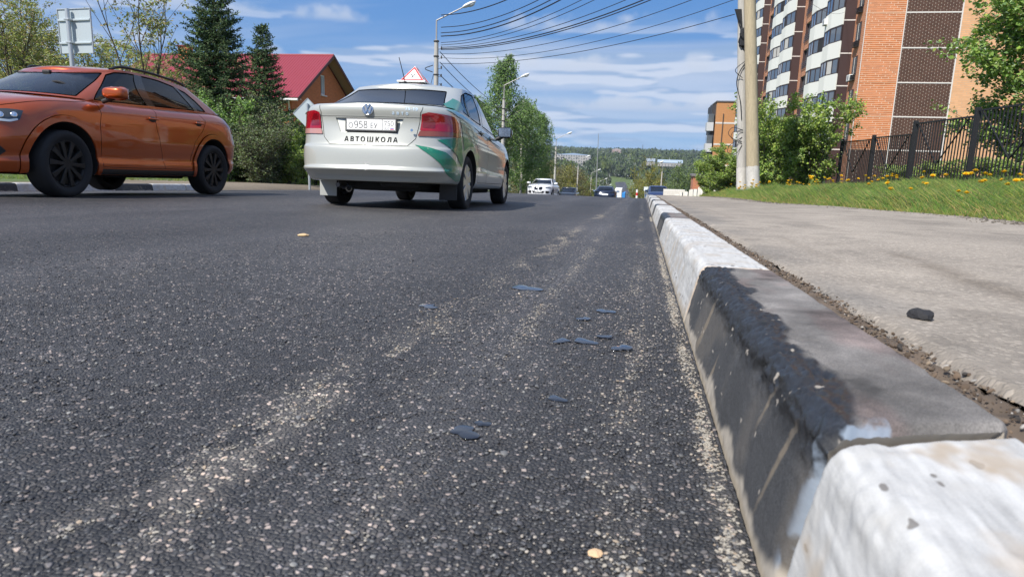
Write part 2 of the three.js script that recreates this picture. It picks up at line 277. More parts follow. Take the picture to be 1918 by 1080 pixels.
{
  const zs = steps(-2.5, 110, (d) => d < 0 ? 0.12 : d < 2 ? 0.02 : 0.011 * Math.max(2, d)).map((d) => -d);
  const n = 70, row = (z) => { const b = border(z) + 0.12, e = 0.372 + (fbm(z * 6, 0, 60, 3) - 0.5) * 0.022 * (1 - smooth(10, 20, -z)); return Array.from({ length: n }, (_, i) => lerp(e, b, Math.pow(i / (n - 1), 1.35))); };
  const g = gridGeo(row, zs, (x, z) => walkY(x, z) + (fbm(x * 1.1, z * 0.6, 61, 3) - 0.5) * 0.03 + (-z < 5 ? (fbm(x * 16, z * 16, 62, 3) - 0.5) * 0.004 : 0) - 0.014 * smooth(0.385, 0.372, x), walkTint, 1.3);
  structure('pavement', g, walkMat);
  // dirt that fills the joint behind the kerb
  const dz = steps(-2, 40, (d) => d < 3 ? 0.012 : 0.012 * Math.max(1, d) * 0.6).map((d) => -d), dx = Array.from({ length: 9 }, (_, i) => 0.322 + i * 0.0115);
  structure('joint_dirt', gridGeo(dx, dz, (x, z) => walkY(0.36, z) - 0.012 + (fbm(x * 60, z * 30, 63, 4) - 0.45) * 0.024 - 0.03 * smooth(0.372, 0.41, x), (x, z) => { const v = 0.5 + fbm(x * 40, z * 40, 64, 3); return [0.115 * v, 0.085 * v, 0.06 * v]; }), mat([1, 1, 1], 0.98, 0, { vertexColors: true }));
  const r = rng(77), list = [], geo = new THREE.IcosahedronGeometry(1, 1);
  for (let k = 0; k < 2600; k++) {
    const d = 0.35 + 7 * Math.pow(r(), 1.6), z = -d, x = 0.357 + (r() + r() + r() - 1.5) * 0.027 + (fbm(z * 3, 1, 66, 2) - 0.5) * 0.02, s = 0.0007 + 0.0022 * r() ** 3, f = 0.5 + 0.8 * r(), q = r();
    const c = q < 0.6 ? [0.12, 0.085, 0.058] : q < 0.78 ? [0.20, 0.155, 0.11] : q < 0.95 ? [0.045, 0.04, 0.036] : [0.33, 0.31, 0.28];
    list.push([M4(x, walkY(0.36, z) - 0.004 + s * 0.3 - 0.06 * Math.abs(x - 0.357), z, s * (0.8 + r()), s * 0.7, s * (0.8 + r()), r(), r() * 6, r()), lin(c[0] * f, c[1] * f, c[2] * f)]);
  }
  for (let k = 0; k < 2600; k++) {       // gravel and crumbs at the foot of the grass
    const d = 2 + 24 * r(), z = -d, x = border(z) + (r() + r() - 1.15) * 0.32, s = 0.003 + 0.009 * r() ** 3, f = 0.4 + r();
    list.push([M4(x, walkY(x, z) + s * 0.3, z, s * (0.8 + r()), s * 0.7, s * (0.8 + r()), r(), r() * 6, r()), lin(0.16 * f, 0.14 * f, 0.115 * f)]);
  }
  instances('brown_soil_crumbs', geo, mat([1, 1, 1], 0.97), list, 'brown crumbs of soil and grit along the pavement edges', 'soil');
}
for (const [x, z, s, label, c] of [[0.455, -1.175, 0.0185, 'black lump of asphalt lying alone on the pale pavement', [0.02, 0.02, 0.022]], [-0.028, -1.335, 0.0055, 'tiny peach-coloured pebble among the bitumen drops', [0.50, 0.30, 0.2]], [-0.02, -0.545, 0.0065, 'flat tan chip lying on the dark asphalt near the kerb', [0.62, 0.42, 0.24]], [-1.75, -3.3, 0.028, 'ochre leaf-sized chip lying on the open asphalt', [0.55, 0.38, 0.2]]]) {
  const m = mesh('stone_chip', pebble(Math.round(s * 9999), s, s > 0.018 && s < 0.025 ? 0.62 : 0.32), mat(c, 0.85)); m.position.set(x, (x > 0.3 ? walkY(x, z) : roadY(x, z)) + s * 0.14, z); m.rotation.y = 0.5; tag(m, label, 'stone');
}

// ------------------------------------------------------------------ kerb of painted concrete stones
const KP = (() => {            // profile as [x, y] with arc length
  const p = [[0.110, -0.06], [0.1495, 0.106]]; for (let a = 0; a <= 8; a++) { const t = R(167 - a * 9.6); p.push([0.1775 + 0.027 * Math.cos(t), 0.1075 + 0.027 * Math.sin(t)]); }
  p.push([0.316, 0.1335], [0.322, 0.128], [0.3225, -0.05]); const s = [0]; for (let i = 1; i < p.length; i++) s.push(s[i - 1] + Math.hypot(p[i][0] - p[i - 1][0], p[i][1] - p[i - 1][1]));
  const L = s[s.length - 1], at = (q) => { let i = 0; while (i < s.length - 2 && q > s[i + 1]) i++; const t = clamp((q - s[i]) / (s[i + 1] - s[i])); return [lerp(p[i][0], p[i + 1][0], t), lerp(p[i][1], p[i + 1][1], t)]; };
  return { L, at };
})();
function kerbStone(len, seed, ds, dl, lumps, sh0 = 0, sh1 = 0) {
  const nv = Math.ceil(KP.L / ds) + 1, nu = Math.ceil(len / dl) + 1, pos = [], uv = [], idx = [];
  for (let j = 0; j < nu; j++) for (let i = 0; i < nv; i++) {
    const s = i / (nv - 1) * KP.L, u = j / (nu - 1), [x, y] = KP.at(s), [xa, ya] = KP.at(Math.max(0, s - 0.004)), [xb, yb] = KP.at(Math.min(KP.L, s + 0.004));
    let nx = -(yb - ya), ny = xb - xa; const l = Math.hypot(nx, ny) || 1; nx /= l; ny /= l;
    const e = Math.min(u, 1 - u) * len, endr = 0.007 * (1 - Math.sqrt(clamp(e / 0.010))), z = -u * len + lerp(sh0, sh1, u) * clamp((0.32 - x) / 0.2);
    const edgeZone = smooth(0.14, 0.18, s) * smooth(0.27, 0.23, s);
    const n = (fbm(s * 45, z * 45, seed, 3) - 0.5) * 0.0020 + (fbm(s * 150, z * 110, seed + 3, 3) - 0.5) * (0.0012 + lumps * 0.0052 * edgeZone) + (fbm(s * 8, z * 8, seed + 5, 2) - 0.5) * 0.0025 - endr - (lumps > 0.5 ? 0.010 : 0.004) * smooth(0.66, 0.8, fbm(s * 20 + 3, z * 14, seed + 8, 3)) * (edgeZone * 0.6 + 0.1);
    pos.push(x + nx * n, y + ny * n, z); uv.push(u, s / KP.L); if (i && j) { const q = j * nv + i; idx.push(q - nv - 1, q - nv, q, q - nv - 1, q, q - 1); }
  }
  // end faces
  for (const j of [0, nu - 1]) { const b = pos.length / 3, c = (b) => b; let cx = 0.22, cy = 0.04; pos.push(cx, cy, j ? -len : 0); uv.push(0.5, 0.1); for (let i = 0; i < nv; i++) { const q = (j * nv + i) * 3; pos.push(pos[q], pos[q + 1], pos[q + 2]); uv.push(0.5, 0.1); if (i) idx.push(b, b + i, b + i + 1); } }
  const g = new THREE.BufferGeometry(); g.setAttribute('position', new THREE.Float32BufferAttribute(pos, 3)); g.setAttribute('uv', new THREE.Float32BufferAttribute(uv, 2)); g.setIndex(idx); g.computeVertexNormals(); return g;
}
// paint, scuffs and bare concrete: u along the stone in metres, s up the face and over the top in metres
function paintBlack(u, s, sd) {
  const n = fbm(u * 30, s * 30, sd, 4), n2 = fbm(u * 9, s * 9, sd + 4, 4), f = hash(Math.round(u * 900), Math.round(s * 900), sd);
  const lim = 0.242 + (fbm(u * 7, 1, sd + 7, 4) - 0.5) * 0.07 + (n - 0.5) * 0.02, paint = smooth(lim + 0.006, lim - 0.006, s);
  const bare = (0.145 + 0.20 * (n2 - 0.5) + 0.12 * (n - 0.5)) * (0.75 + 0.5 * f), red = smooth(0.5, 0.7, fbm(u * 5 + 1, s * 12, sd + 9, 3));
  let c = [bare * lerp(1.08, 1.10, red), bare * lerp(1, 0.88, red), bare * lerp(0.92, 0.80, red)], ro = 0.92;
  const face = smooth(0.178, 0.150, s), wash = lerp(0.017, 0.050 + 0.035 * (n2 - 0.4), face), film = smooth(0.42, 0.68, n2) * face * (0.4 + 0.6 * n), pb = wash * (0.6 + 0.8 * f);
  c = c.map((v, k) => lerp(v, lerp(pb * [0.98, 1, 1.04][k], [0.13, 0.112, 0.09][k], film * 0.6), paint)); ro = lerp(ro, lerp(0.26 + 0.4 * n, 0.82, face), paint);
  // scraped lines down the face, tan
  const sc = smooth(0.76, 0.83, noise(u * 60 + s * 22, s * 3.0, sd + 11)) * smooth(0.42, 0.66, noise(u * 9, s * 9 + 3, sd + 13)) * smooth(0.05, 0.09, s) * smooth(0.19, 0.15, s);
  c = c.map((v, k) => lerp(v, [0.23, 0.185, 0.13][k], sc * 0.62));
  const chip = smooth(0.80, 0.85, fbm(u * 55, s * 55, sd + 15, 3)); c = c.map((v, k) => lerp(v, [0.36, 0.32, 0.27][k], chip * 0.8 * paint)); ro = lerp(ro, 0.9, Math.max(chip, sc));
  return [c, ro];
}
function paintWhite(u, s, sd, dirty) {
  const n = fbm(u * 30, s * 30, sd, 4), n2 = fbm(u * 7, s * 10, sd + 4, 4), f = hash(Math.round(u * 900), Math.round(s * 900), sd);
  const brush = fbm(u * 14 + s * 20, s * 120 - u * 10, sd + 6, 4), w = 0.50 + 0.34 * (brush - 0.5) + 0.10 * (n2 - 0.5) + 0.05 * (f - 0.5);
  let c = [w, w * 0.988, w * 0.945], ro = 0.62;
  const thin = smooth(0.52, 0.66, n2 * 0.6 + n * 0.4 + (s > 0.19 ? 0.05 : 0)) * 0.55; c = c.map((v, k) => lerp(v, [0.46, 0.445, 0.41][k], thin));
  const run = smooth(0.70, 0.86, noise(u * 38 + s * 3, s * 2, sd + 11)) * smooth(0.45, 0.7, noise(u * 5, s * 8, sd + 12)) * smooth(0.2, 0.15, s); c = c.map((v, k) => lerp(v, [0.47, 0.38, 0.27][k], run * 0.75));
  const spot = smooth(0.775, 0.80, fbm(u * 34 + 5, s * 48, sd + 15, 3)); c = c.map((v, k) => lerp(v, [0.10, 0.085, 0.07][k], spot * 0.75));
  const stain = smooth(0.52, 0.72, fbm(u * 12 + 2, s * 16, sd + 17, 4)); c = c.map((v, k) => lerp(v, [0.40, 0.33, 0.25][k], stain * 0.62 * dirty));
  return [c, ro];
}
function sandFoot(c, u, s, sd) {      // sand and mortar smeared up the foot of the face
  const lim = 0.068 + (fbm(u * 14, 2, sd + 21, 4) - 0.5) * 0.042, k = smooth(lim + 0.010, lim - 0.004, s) * (0.6 + 0.4 * fbm(u * 60, s * 60, sd + 22, 3));
  return c.map((v, q) => lerp(v, [0.42, 0.37, 0.30][q], k));
}
function kerbMaterial(kind, sd, W, H, len, extra) {
  const col = new Uint8Array(W * H * 4), rgh = new Uint8Array(W * H * 4), enc = (v) => { v = clamp(v); return 255 * (v <= 0.0031308 ? 12.92 * v : 1.055 * Math.pow(v, 1 / 2.4) - 0.055); };
  for (let y = 0; y < H; y++) for (let x = 0; x < W; x++) {
    const u = (x + 0.5) / W * len, s = (y + 0.5) / H * KP.L; let [c, ro] = kind === 'black' ? paintBlack(u, s, sd) : paintWhite(u, s, sd, kind === 'dirty' ? 1.6 : 0.7);
    if (extra) [c, ro] = extra(c, ro, u, s); c = sandFoot(c, u, s, sd); const o = (y * W + x) * 4;
    for (let k = 0; k < 3; k++) { col[o + k] = enc(c[k]); rgh[o + k] = clamp(ro) * 255; } col[o + 3] = rgh[o + 3] = 255;
  }
  const [map, roughnessMap] = [col, rgh].map((d, k) => { const t = new THREE.DataTexture(d, W, H); t.magFilter = THREE.LinearFilter; t.wrapS = t.wrapT = THREE.ClampToEdgeWrapping; if (!k) t.colorSpace = THREE.SRGBColorSpace; t.needsUpdate = true; return t; });
  return phys([1, 1, 1], 1, { map, roughnessMap, bumpMap: map, bumpScale: 0.0012 });
}
{
  const kerb = new THREE.Group(); kerb.name = numbered('kerb'); kerb.userData = { kind: 'structure' }; scene.add(kerb);
  // u = 0 lies at the end nearer the camera
  const nearBlack = kerbMaterial('black', 103, 1536, 768, 1.05, (c, ro, u, s) => {   // white paint of the next stone has run over its end
    const lim = 0.010 + (fbm(s * 18, 3, 71, 3) - 0.5) * 0.06, k = smooth(lim + 0.012, lim - 0.012, u) * (s < 0.25 ? 1 : 0) * 0.75 * smooth(0.36, 0.6, fbm(u * 50, s * 50, 72, 4)); return [c.map((v, q) => lerp(v, [0.26, 0.31, 0.37][q], k)), lerp(ro, 0.4, k)];
  });
  const nearWhite = kerbMaterial('dirty', 207, 1536, 768, 1.03), white = kerbMaterial('white', 311, 768, 384, 1, (c, ro, u, s) => { const k = smooth(0.016, 0.006, u) * 0.6; return [c.map((v, q) => lerp(v, [0.40, 0.27, 0.16][q], k)), ro]; }), black = kerbMaterial('black', 419, 512, 256, 1), white2 = kerbMaterial('white', 523, 512, 256, 1);
  const joints = [-0.42, 0.605, 1.715]; const kinds = [nearWhite, nearBlack]; const blackAt = new Set([3, 6, 9, 12, 16, 19, 22, 25, 28, 31, 34, 37, 40, 43]);
  for (let k = 0; k < 44; k++) { joints.push(joints[joints.length - 1] + (k < 3 ? 0.955 : 1.0)); kinds.push(blackAt.has(k) ? black : k % 2 ? white2 : white); }
  const r = rng(8); let far;
  for (let k = 0; k < kinds.length; k++) {
    const a = joints[k], b = joints[k + 1], n = k < 2 ? [0.0036, 0.0048] : k < 4 ? [0.007, 0.010] : k < 8 ? [0.012, 0.025] : [0.022, 0.06];
    const g = k < 10 ? kerbStone(b - a - 0.006, 100 + k * 7, ...n, k === 1 ? 1.5 : 0.25, k === 1 ? 0.085 : 0, k === 0 ? 0.085 : 0) : (far ??= kerbStone(0.992, 400, ...n, 0));
    const m = mesh('kerb_stone', g, kinds[k], kerb), tilt = Math.atan2(profile(b) - profile(a), b - a);
    m.position.set((r() - 0.5) * 0.008 * (k > 1), profile(a) + (r() - 0.5) * 0.008 * (k > 1) - (k === 0 ? 0.006 : 0), -a - 0.003); m.rotation.x = tilt;
  }
  // opposite kerb, seen beneath the cars, with the gap where the side track comes in
  const g2 = kerbStone(0.99, 600, 0.03, 0.08, 0); g2.scale(-1, 1, 1); { const i = g2.index.array; for (let q = 0; q < i.length; q += 3) [i[q], i[q + 1]] = [i[q + 1], i[q]]; g2.computeVertexNormals(); }
  const kerb2 = new THREE.Group(); kerb2.name = numbered('kerb'); kerb2.userData = { kind: 'structure' }; scene.add(kerb2);
  for (let k = 0; k < 62; k++) { const a = -3 + k; if (a > 13.3 && a < 20.5) continue; const m = mesh('kerb_stone', g2, (k % 3 === 2) ? black : (k % 3 ? white : white2), kerb2); m.position.set(ROAD_L + 0.13, profile(a) - 0.1, -a); m.rotation.x = Math.atan2(profile(a + 1) - profile(a), 1); }
}

// ------------------------------------------------------------------ cars: a lower shell and a cabin, both lofted from plan outlines; everything else is laid on them
// car axes: f forward from the rear axle, h up from the road, l to the car's left.  In three.js: x = -l, y = h, z = -f
const font = await new FontLoader().loadAsync('fonts/droid/droid_sans_bold.typeface.json');
const TESS = (g, len) => new TessellateModifier(len, 7).modify(g);
function capPoint(p, q, a) {       // outline point for a in 0..6: front centre, left side, rear centre, right side
  let s = 1; if (a > 3) { a = 6 - a; s = -1; } if (a < 0) { a = -a; s = -1; }
  let f, l;
  if (a <= 1) { const t = (1 - a) * Math.PI / 2; f = q.f1 + q.Lf * Math.pow(Math.sin(t), 2 / q.nf); l = q.W(q.f1) * Math.pow(Math.max(0, Math.cos(t)), 2 / q.nf); }
  else if (a <= 2) { f = lerp(q.f1, q.r1, a - 1); l = q.W(f); }
  else { const t = (a - 2) * Math.PI / 2; f = q.r1 - q.Lr * Math.pow(Math.sin(t), 2 / q.nr); l = q.W(q.r1) * Math.pow(Math.max(0, Math.cos(t)), 2 / q.nr); }
  return [f, l * s];
}
function makeSurfaces(c) {
  const slice = (h, t) => { const ff = c.front(h), fr = c.rear(h), w = c.W * c.side(t); return { f1: ff - c.Lf, r1: fr + c.Lr, Lf: c.Lf, Lr: c.Lr, nf: c.nf, nr: c.nr, W: (f) => w * c.plan(f) }; };
  const low = (a, t) => {      // lower shell
    let [f0] = capPoint(c, slice(0.6, 0.5), a), h = 0;
    for (let k = 0; k < 2; k++) { h = lerp(c.sill(f0), c.deck(f0), t); f0 = capPoint(c, slice(h, t), a)[0]; }
    h = lerp(c.sill(f0), c.deck(f0), t); const [f, l] = capPoint(c, slice(h, t), a); return [f, h, l];
  };
  const cabSlice = (t) => { const w = lerp(c.cabW[0], c.cabW[1], Math.pow(t, 1.25)); return { f1: c.wind(t) - c.cLf, r1: c.back(t) + c.cLr, Lf: c.cLf, Lr: c.cLr, nf: c.cnf, nr: c.cnr, W: (f) => w * c.cabPlan(f) }; };
  const cab = (a, t) => { const [f, l] = capPoint(c, cabSlice(t), a); return [f, lerp(c.deck(f) - 0.012 + c.crown(f) * (1 - Math.min(1, (l / (c.W * 0.87)) ** 2)), c.roof(f), t), l]; };
  // inverses: where on the outline is (f, h) of a side, or (l, h) of an end
  const inv = (q, f, l, end) => {
    if (end === 'side') { if (f > q.f1) return 1 - Math.asin(Math.pow(clamp((f - q.f1) / q.Lf), q.nf / 2)) / (Math.PI / 2); if (f < q.r1) return 2 + Math.asin(Math.pow(clamp((q.r1 - f) / q.Lr), q.nr / 2)) / (Math.PI / 2); return 1 + (f - q.f1) / (q.r1 - q.f1); }
    const n = end === 'rear' ? q.nr : q.nf, w = q.W(end === 'rear' ? q.r1 : q.f1), k = Math.acos(Math.pow(clamp(Math.abs(l) / w), n / 2)) / (Math.PI / 2);
    if (end === 'rear') return l >= 0 ? 2 + k : 4 - k; return l >= 0 ? 1 - k : -(1 - k);
  };
  const lowAt = (end, p, h) => {       // [a, t] for a point given as (f, h) or (l, h)
    let f = end === 'side' ? p : end === 'rear' ? c.rear(h) + 0.1 : c.front(h) - 0.1, t = 0, a = 0;
    for (let k = 0; k < 3; k++) { t = clamp((h - c.sill(f)) / (c.deck(f) - c.sill(f)), 0, 1); a = inv(slice(h, t), f, p, end); if (end !== 'side') f = capPoint(c, slice(h, t), a)[0]; }
    return [a, t];
  };
  const cabAt = (end, p, h) => { let f = end === 'side' ? p : end === 'rear' ? c.back(0.5) : c.wind(0.5), t = 0.5, a = 0; for (let k = 0; k < 6; k++) { t = clamp((h - c.deck(f) + 0.012) / (c.roof(f) - c.deck(f) + 0.012), 0, 1); a = inv(cabSlice(t), f, p, end); if (end !== 'side') f = capPoint(c, cabSlice(t), a)[0]; } return [a, t]; };
  return { low, cab, lowAt, cabAt };
}
const toXYZ = ([f, h, l]) => [-l, h, -f];
function normalOf(S, a, t) {
  const e = 0.006, A = S(a - e, t), B = S(a + e, t), C = S(a, clamp(t - e, 0, 1)), D = S(a, clamp(t + e, 0, 1));
  const u = new THREE.Vector3(...toXYZ(B)).sub(new THREE.Vector3(...toXYZ(A))), v = new THREE.Vector3(...toXYZ(D)).sub(new THREE.Vector3(...toXYZ(C)));
  const n = u.cross(v).normalize(); if (!isFinite(n.x) || n.lengthSq() < 0.5) n.set(1, 0, 0);
  const p = new THREE.Vector3(...toXYZ(S(a, t))); if (n.x * p.x + n.z * (p.z + 1.3) * 0.25 < 0) n.negate(); return n;
}
function drape(S, shape, holes, off, len = 0.05, uvf) {       // polygon(s) in (a, t) laid on a surface, raised by off
  const sh = shape.isShape ? shape : new THREE.Shape(shape.map((p) => new THREE.Vector2(p[0] * 2, p[1]))); for (const h of holes ?? []) sh.holes.push(new THREE.Path(h.map((p) => new THREE.Vector2(p[0] * 2, p[1]))));
  let g = new THREE.ShapeGeometry(sh, 8); g.deleteAttribute('normal'); g.deleteAttribute('uv'); g = TESS(g.toNonIndexed(), len); g = mergeVertices(g, 1e-6);
  const p = g.attributes.position, nor = new Float32Array(p.count * 3), uv = new Float32Array(p.count * 2);
  for (let i = 0; i < p.count; i++) { const a = p.getX(i) / 2, t = p.getY(i), q = toXYZ(S(a, t)), n = normalOf(S, a, t); p.setXYZ(i, q[0] + n.x * off, q[1] + n.y * off, q[2] + n.z * off); n.toArray(nor, i * 3); if (uvf) uv.set(uvf(a, t), i * 2); }
  g.setAttribute('normal', new THREE.BufferAttribute(nor, 3)); g.setAttribute('uv', new THREE.BufferAttribute(uv, 2)); return g;
}
function roundPoly(pts, r, n = 5) {        // round a polygon's corners, in its own units
  const out = [], m = pts.length;
  for (let i = 0; i < m; i++) { const A = pts[(i + m - 1) % m], B = pts[i], C = pts[(i + 1) % m], la = Math.hypot(A[0] - B[0], A[1] - B[1]), lc = Math.hypot(C[0] - B[0], C[1] - B[1]), k = Math.min(r, la * 0.45, lc * 0.45), P = [B[0] + (A[0] - B[0]) / la * k, B[1] + (A[1] - B[1]) / la * k], Q = [B[0] + (C[0] - B[0]) / lc * k, B[1] + (C[1] - B[1]) / lc * k]; for (let j = 0; j <= n; j++) { const t = j / n; out.push([(1 - t) ** 2 * P[0] + 2 * t * (1 - t) * B[0] + t * t * Q[0], (1 - t) ** 2 * P[1] + 2 * t * (1 - t) * B[1] + t * t * Q[1]]); } }
  return out;
}
function dense(pts, closed, step = 0.03) { const out = [], n = closed ? pts.length : pts.length - 1; for (let i = 0; i < n; i++) { const A = pts[i], B = pts[(i + 1) % pts.length], k = Math.max(1, Math.ceil(Math.hypot(A[0] - B[0], A[1] - B[1]) / step)); for (let j = 0; j < k; j++) out.push([lerp(A[0], B[0], j / k), lerp(A[1], B[1], j / k)]); } if (!closed) out.push(pts[pts.length - 1]); return out; }
function ribbon(S, at, w, off) {       // a narrow strip along a polyline of [a, t]
  const P = at.map(([a, t]) => new THREE.Vector3(...toXYZ(S(a, t)))), N = at.map(([a, t]) => normalOf(S, a, t)), pos = [], nor = [], idx = [];
  P.forEach((p, i) => { const T = P[Math.min(P.length - 1, i + 1)].clone().sub(P[Math.max(0, i - 1)]).normalize(), B = new THREE.Vector3().crossVectors(N[i], T).normalize(); for (const s of [-1, 1]) { const q = p.clone().addScaledVector(N[i], off).addScaledVector(B, s * w / 2); pos.push(q.x, q.y, q.z); nor.push(N[i].x, N[i].y, N[i].z); } if (i) { const k = i * 2; idx.push(k - 2, k - 1, k, k - 1, k + 1, k); } });
  const g = new THREE.BufferGeometry(); g.setAttribute('position', new THREE.Float32BufferAttribute(pos, 3)); g.setAttribute('normal', new THREE.Float32BufferAttribute(nor, 3)); g.setIndex(idx); return g;
}
function mirrorX(g) { g = g.clone(); g.scale(-1, 1, 1); if (g.index) { const i = g.index.array; for (let q = 0; q < i.length; q += 3) [i[q], i[q + 1]] = [i[q + 1], i[q]]; } else { for (const k of Object.keys(g.attributes)) { const at = g.attributes[k], n = at.itemSize, A = at.array; for (let q = 0; q < at.count; q += 3) for (let e = 0; e < n; e++) [A[q * n + e], A[(q + 1) * n + e]] = [A[(q + 1) * n + e], A[q * n + e]]; } } return g; }
function closedShell(S, c, na) {         // lower shell, closed above by bonnet and boot lid and below by a floor
  const as = []; const push = (a0, a1, n) => { for (let i = 0; i < n; i++) as.push(lerp(a0, a1, i / n)); };
  push(0, 1, na); push(1, 2, na * 3); push(2, 3, na); push(3, 4, na); push(4, 5, na * 3); push(5, 6, na);
  const ts = [0, 0.02, 0.05, 0.085, 0.115, 0.14, 0.158, 0.172, 0.186, 0.21, 0.25, 0.30, 0.35, 0.4, 0.435, 0.455, 0.47, 0.485, 0.52, 0.58, 0.64, 0.7, 0.76, 0.82, 0.87, 0.91, 0.94, 0.965, 0.985, 1], pos = [], idx = [], n = as.length;
  for (const t of ts) for (const a of as) pos.push(...toXYZ(S.low(a, t)));
  const deckRows = [0.9, 0.75, 0.55, 0.3, 0];                    // towards the centre line
  for (const s of deckRows) for (const a of as) { const [f, h, l] = S.low(a, 1), w = Math.abs(l); pos.push(...toXYZ([f, h + c.crown(f) * (1 - s * s) * smooth(0, 0.25, w), l * s])); }
  const rows = ts.length + deckRows.length;
  for (let j = 1; j < rows; j++) for (let i = 0; i < n; i++) { const q = j * n + i, k = j * n + (i + 1) % n; idx.push(q - n, k, q, q - n, k - n, k); }
  const fl = pos.length / 3; for (const a of as) { const [f, h] = S.low(a, 0); pos.push(...toXYZ([f, h, 0])); } for (let i = 0; i < n; i++) { const k = (i + 1) % n; idx.push(i, fl + i, k, k, fl + i, fl + k); }
  let g = new THREE.BufferGeometry(); g.setAttribute('position', new THREE.Float32BufferAttribute(pos, 3)); g.setIndex(idx); g = mergeVertices(g, 1e-5);
  // drop collapsed triangles
  const ix = g.index.array, keep = []; for (let q = 0; q < ix.length; q += 3) if (ix[q] !== ix[q + 1] && ix[q + 1] !== ix[q + 2] && ix[q] !== ix[q + 2]) keep.push(ix[q], ix[q + 1], ix[q + 2]); g.setIndex(keep);
  g.computeVertexNormals(); g.setAttribute('uv', new THREE.BufferAttribute(new Float32Array(g.attributes.position.count * 2), 2)); return g;
}
const rubber = mat([0.014, 0.014, 0.015], 0.85), darkPlastic = mat([0.016, 0.016, 0.017], 0.55), blackGloss = phys([0.008, 0.008, 0.009], 0.12, { clearcoat: 0.5 }), underMat = mat([0.012, 0.012, 0.012], 0.95), seamMat = mat([0.010, 0.010, 0.010], 0.9), chrome = mat([0.75, 0.76, 0.77], 0.12, 1), alloy = mat([0.55, 0.56, 0.58], 0.30, 0.85), cabinMat = mat([0.018, 0.018, 0.02], 0.85), seatMat = mat([0.035, 0.035, 0.038], 0.9);
const tintedGlass = phys([0.30, 0.33, 0.35], 0.0, { transmission: 1, thickness: 0, ior: 1.52 }), darkGlass = phys([0.045, 0.05, 0.055], 0.0, { transmission: 1, thickness: 0, ior: 1.52 });
function paint(c, metal = 0.3, rough = 0.38) { return phys(c, rough, { metalness: metal, clearcoat: 1, clearcoatRoughness: 0.03 }); }
function makeTyre(r, w, rimR) { const k = w / 2, g = new THREE.LatheGeometry([[rimR, -k * 0.72], [rimR + 0.012, -k * 0.86], [rimR + (r - rimR) * 0.45, -k * 1.02], [r - 0.030, -k * 0.98], [r - 0.010, -k * 0.86], [r - 0.001, -k * 0.66], [r, 0], [r - 0.001, k * 0.66], [r - 0.010, k * 0.86], [r - 0.030, k * 0.98], [rimR + (r - rimR) * 0.45, k * 1.02], [rimR + 0.012, k * 0.86], [rimR, k * 0.72]].map((p) => new THREE.Vector2(...p)), 48); g.rotateZ(Math.PI / 2); return g; }
function makeRim(rimR, w, spokes, style) {         // faces -x (the car's left side)
  const out = [], k = w / 2; { const g = new THREE.LatheGeometry([[rimR * 0.93, k * 0.9], [rimR * 0.90, k * 0.2], [rimR * 0.90, -k * 0.55], [rimR * 0.97, -k * 0.74], [rimR + 0.004, -k * 0.78], [rimR + 0.004, -k * 0.66]].map((p) => new THREE.Vector2(...p)), 40); g.rotateZ(-Math.PI / 2); g.scale(1, 1, 1); out.push(g.toNonIndexed()); }
  for (let i = 0; i < spokes; i++) {
    const s = new THREE.Shape(), a0 = style === 'cover' ? 0.30 : 0.13, a1 = style === 'cover' ? 0.27 : 0.105, ri = rimR * 0.17, ro = rimR * 0.955;
    s.moveTo(-ri * a0 * 2.2, ri); s.lineTo(-ro * a1 * 0.62, ro * 0.6); s.lineTo(-ro * a1 * (style === 'cover' ? 1.25 : 1), ro); s.lineTo(ro * a1 * (style === 'cover' ? 1.25 : 1), ro); s.lineTo(ro * a1 * 0.62, ro * 0.6); s.lineTo(ri * a0 * 2.2, ri); s.closePath();
    const g = new THREE.ExtrudeGeometry(s, { depth: 0.018, bevelEnabled: true, bevelSize: 0.006, bevelThickness: 0.006, bevelSegments: 2, curveSegments: 4 }); g.rotateY(-Math.PI / 2); g.rotateX(i / spokes * 2 * Math.PI); g.translate(-k * 0.62, 0, 0); out.push(g.toNonIndexed());
  }
  const hub = new THREE.CylinderGeometry(rimR * 0.20, rimR * 0.24, 0.05, 24); hub.rotateZ(Math.PI / 2); hub.translate(-k * 0.60, 0, 0); out.push(hub.toNonIndexed());
  return cat(out);
}
function addWheels(car, c, rimMat, backMat) {
  const tyre = makeTyre(c.wheelR, c.tyreW, c.rimR), rim = makeRim(c.rimR, c.tyreW, c.spokes, c.rimStyle), disc = new THREE.CylinderGeometry(c.rimR * 0.9, c.rimR * 0.9, 0.02, 32); disc.rotateZ(Math.PI / 2);
  for (const f of [0, c.base]) for (const s of [1, -1]) {
    const w = new THREE.Group(); w.name = 'wheel'; w.position.set(-s * (c.track / 2), c.wheelR, -f); if (s < 0) w.rotation.y = Math.PI; w.rotation.order = 'YXZ'; w.rotation.x = 0.3 + f; car.add(w);
    mesh('tyre', tyre, rubber, w); mesh('rim', rim, rimMat, w); const d = mesh('brake_disc', disc, backMat, w); d.position.x = -0.02;
  }
}
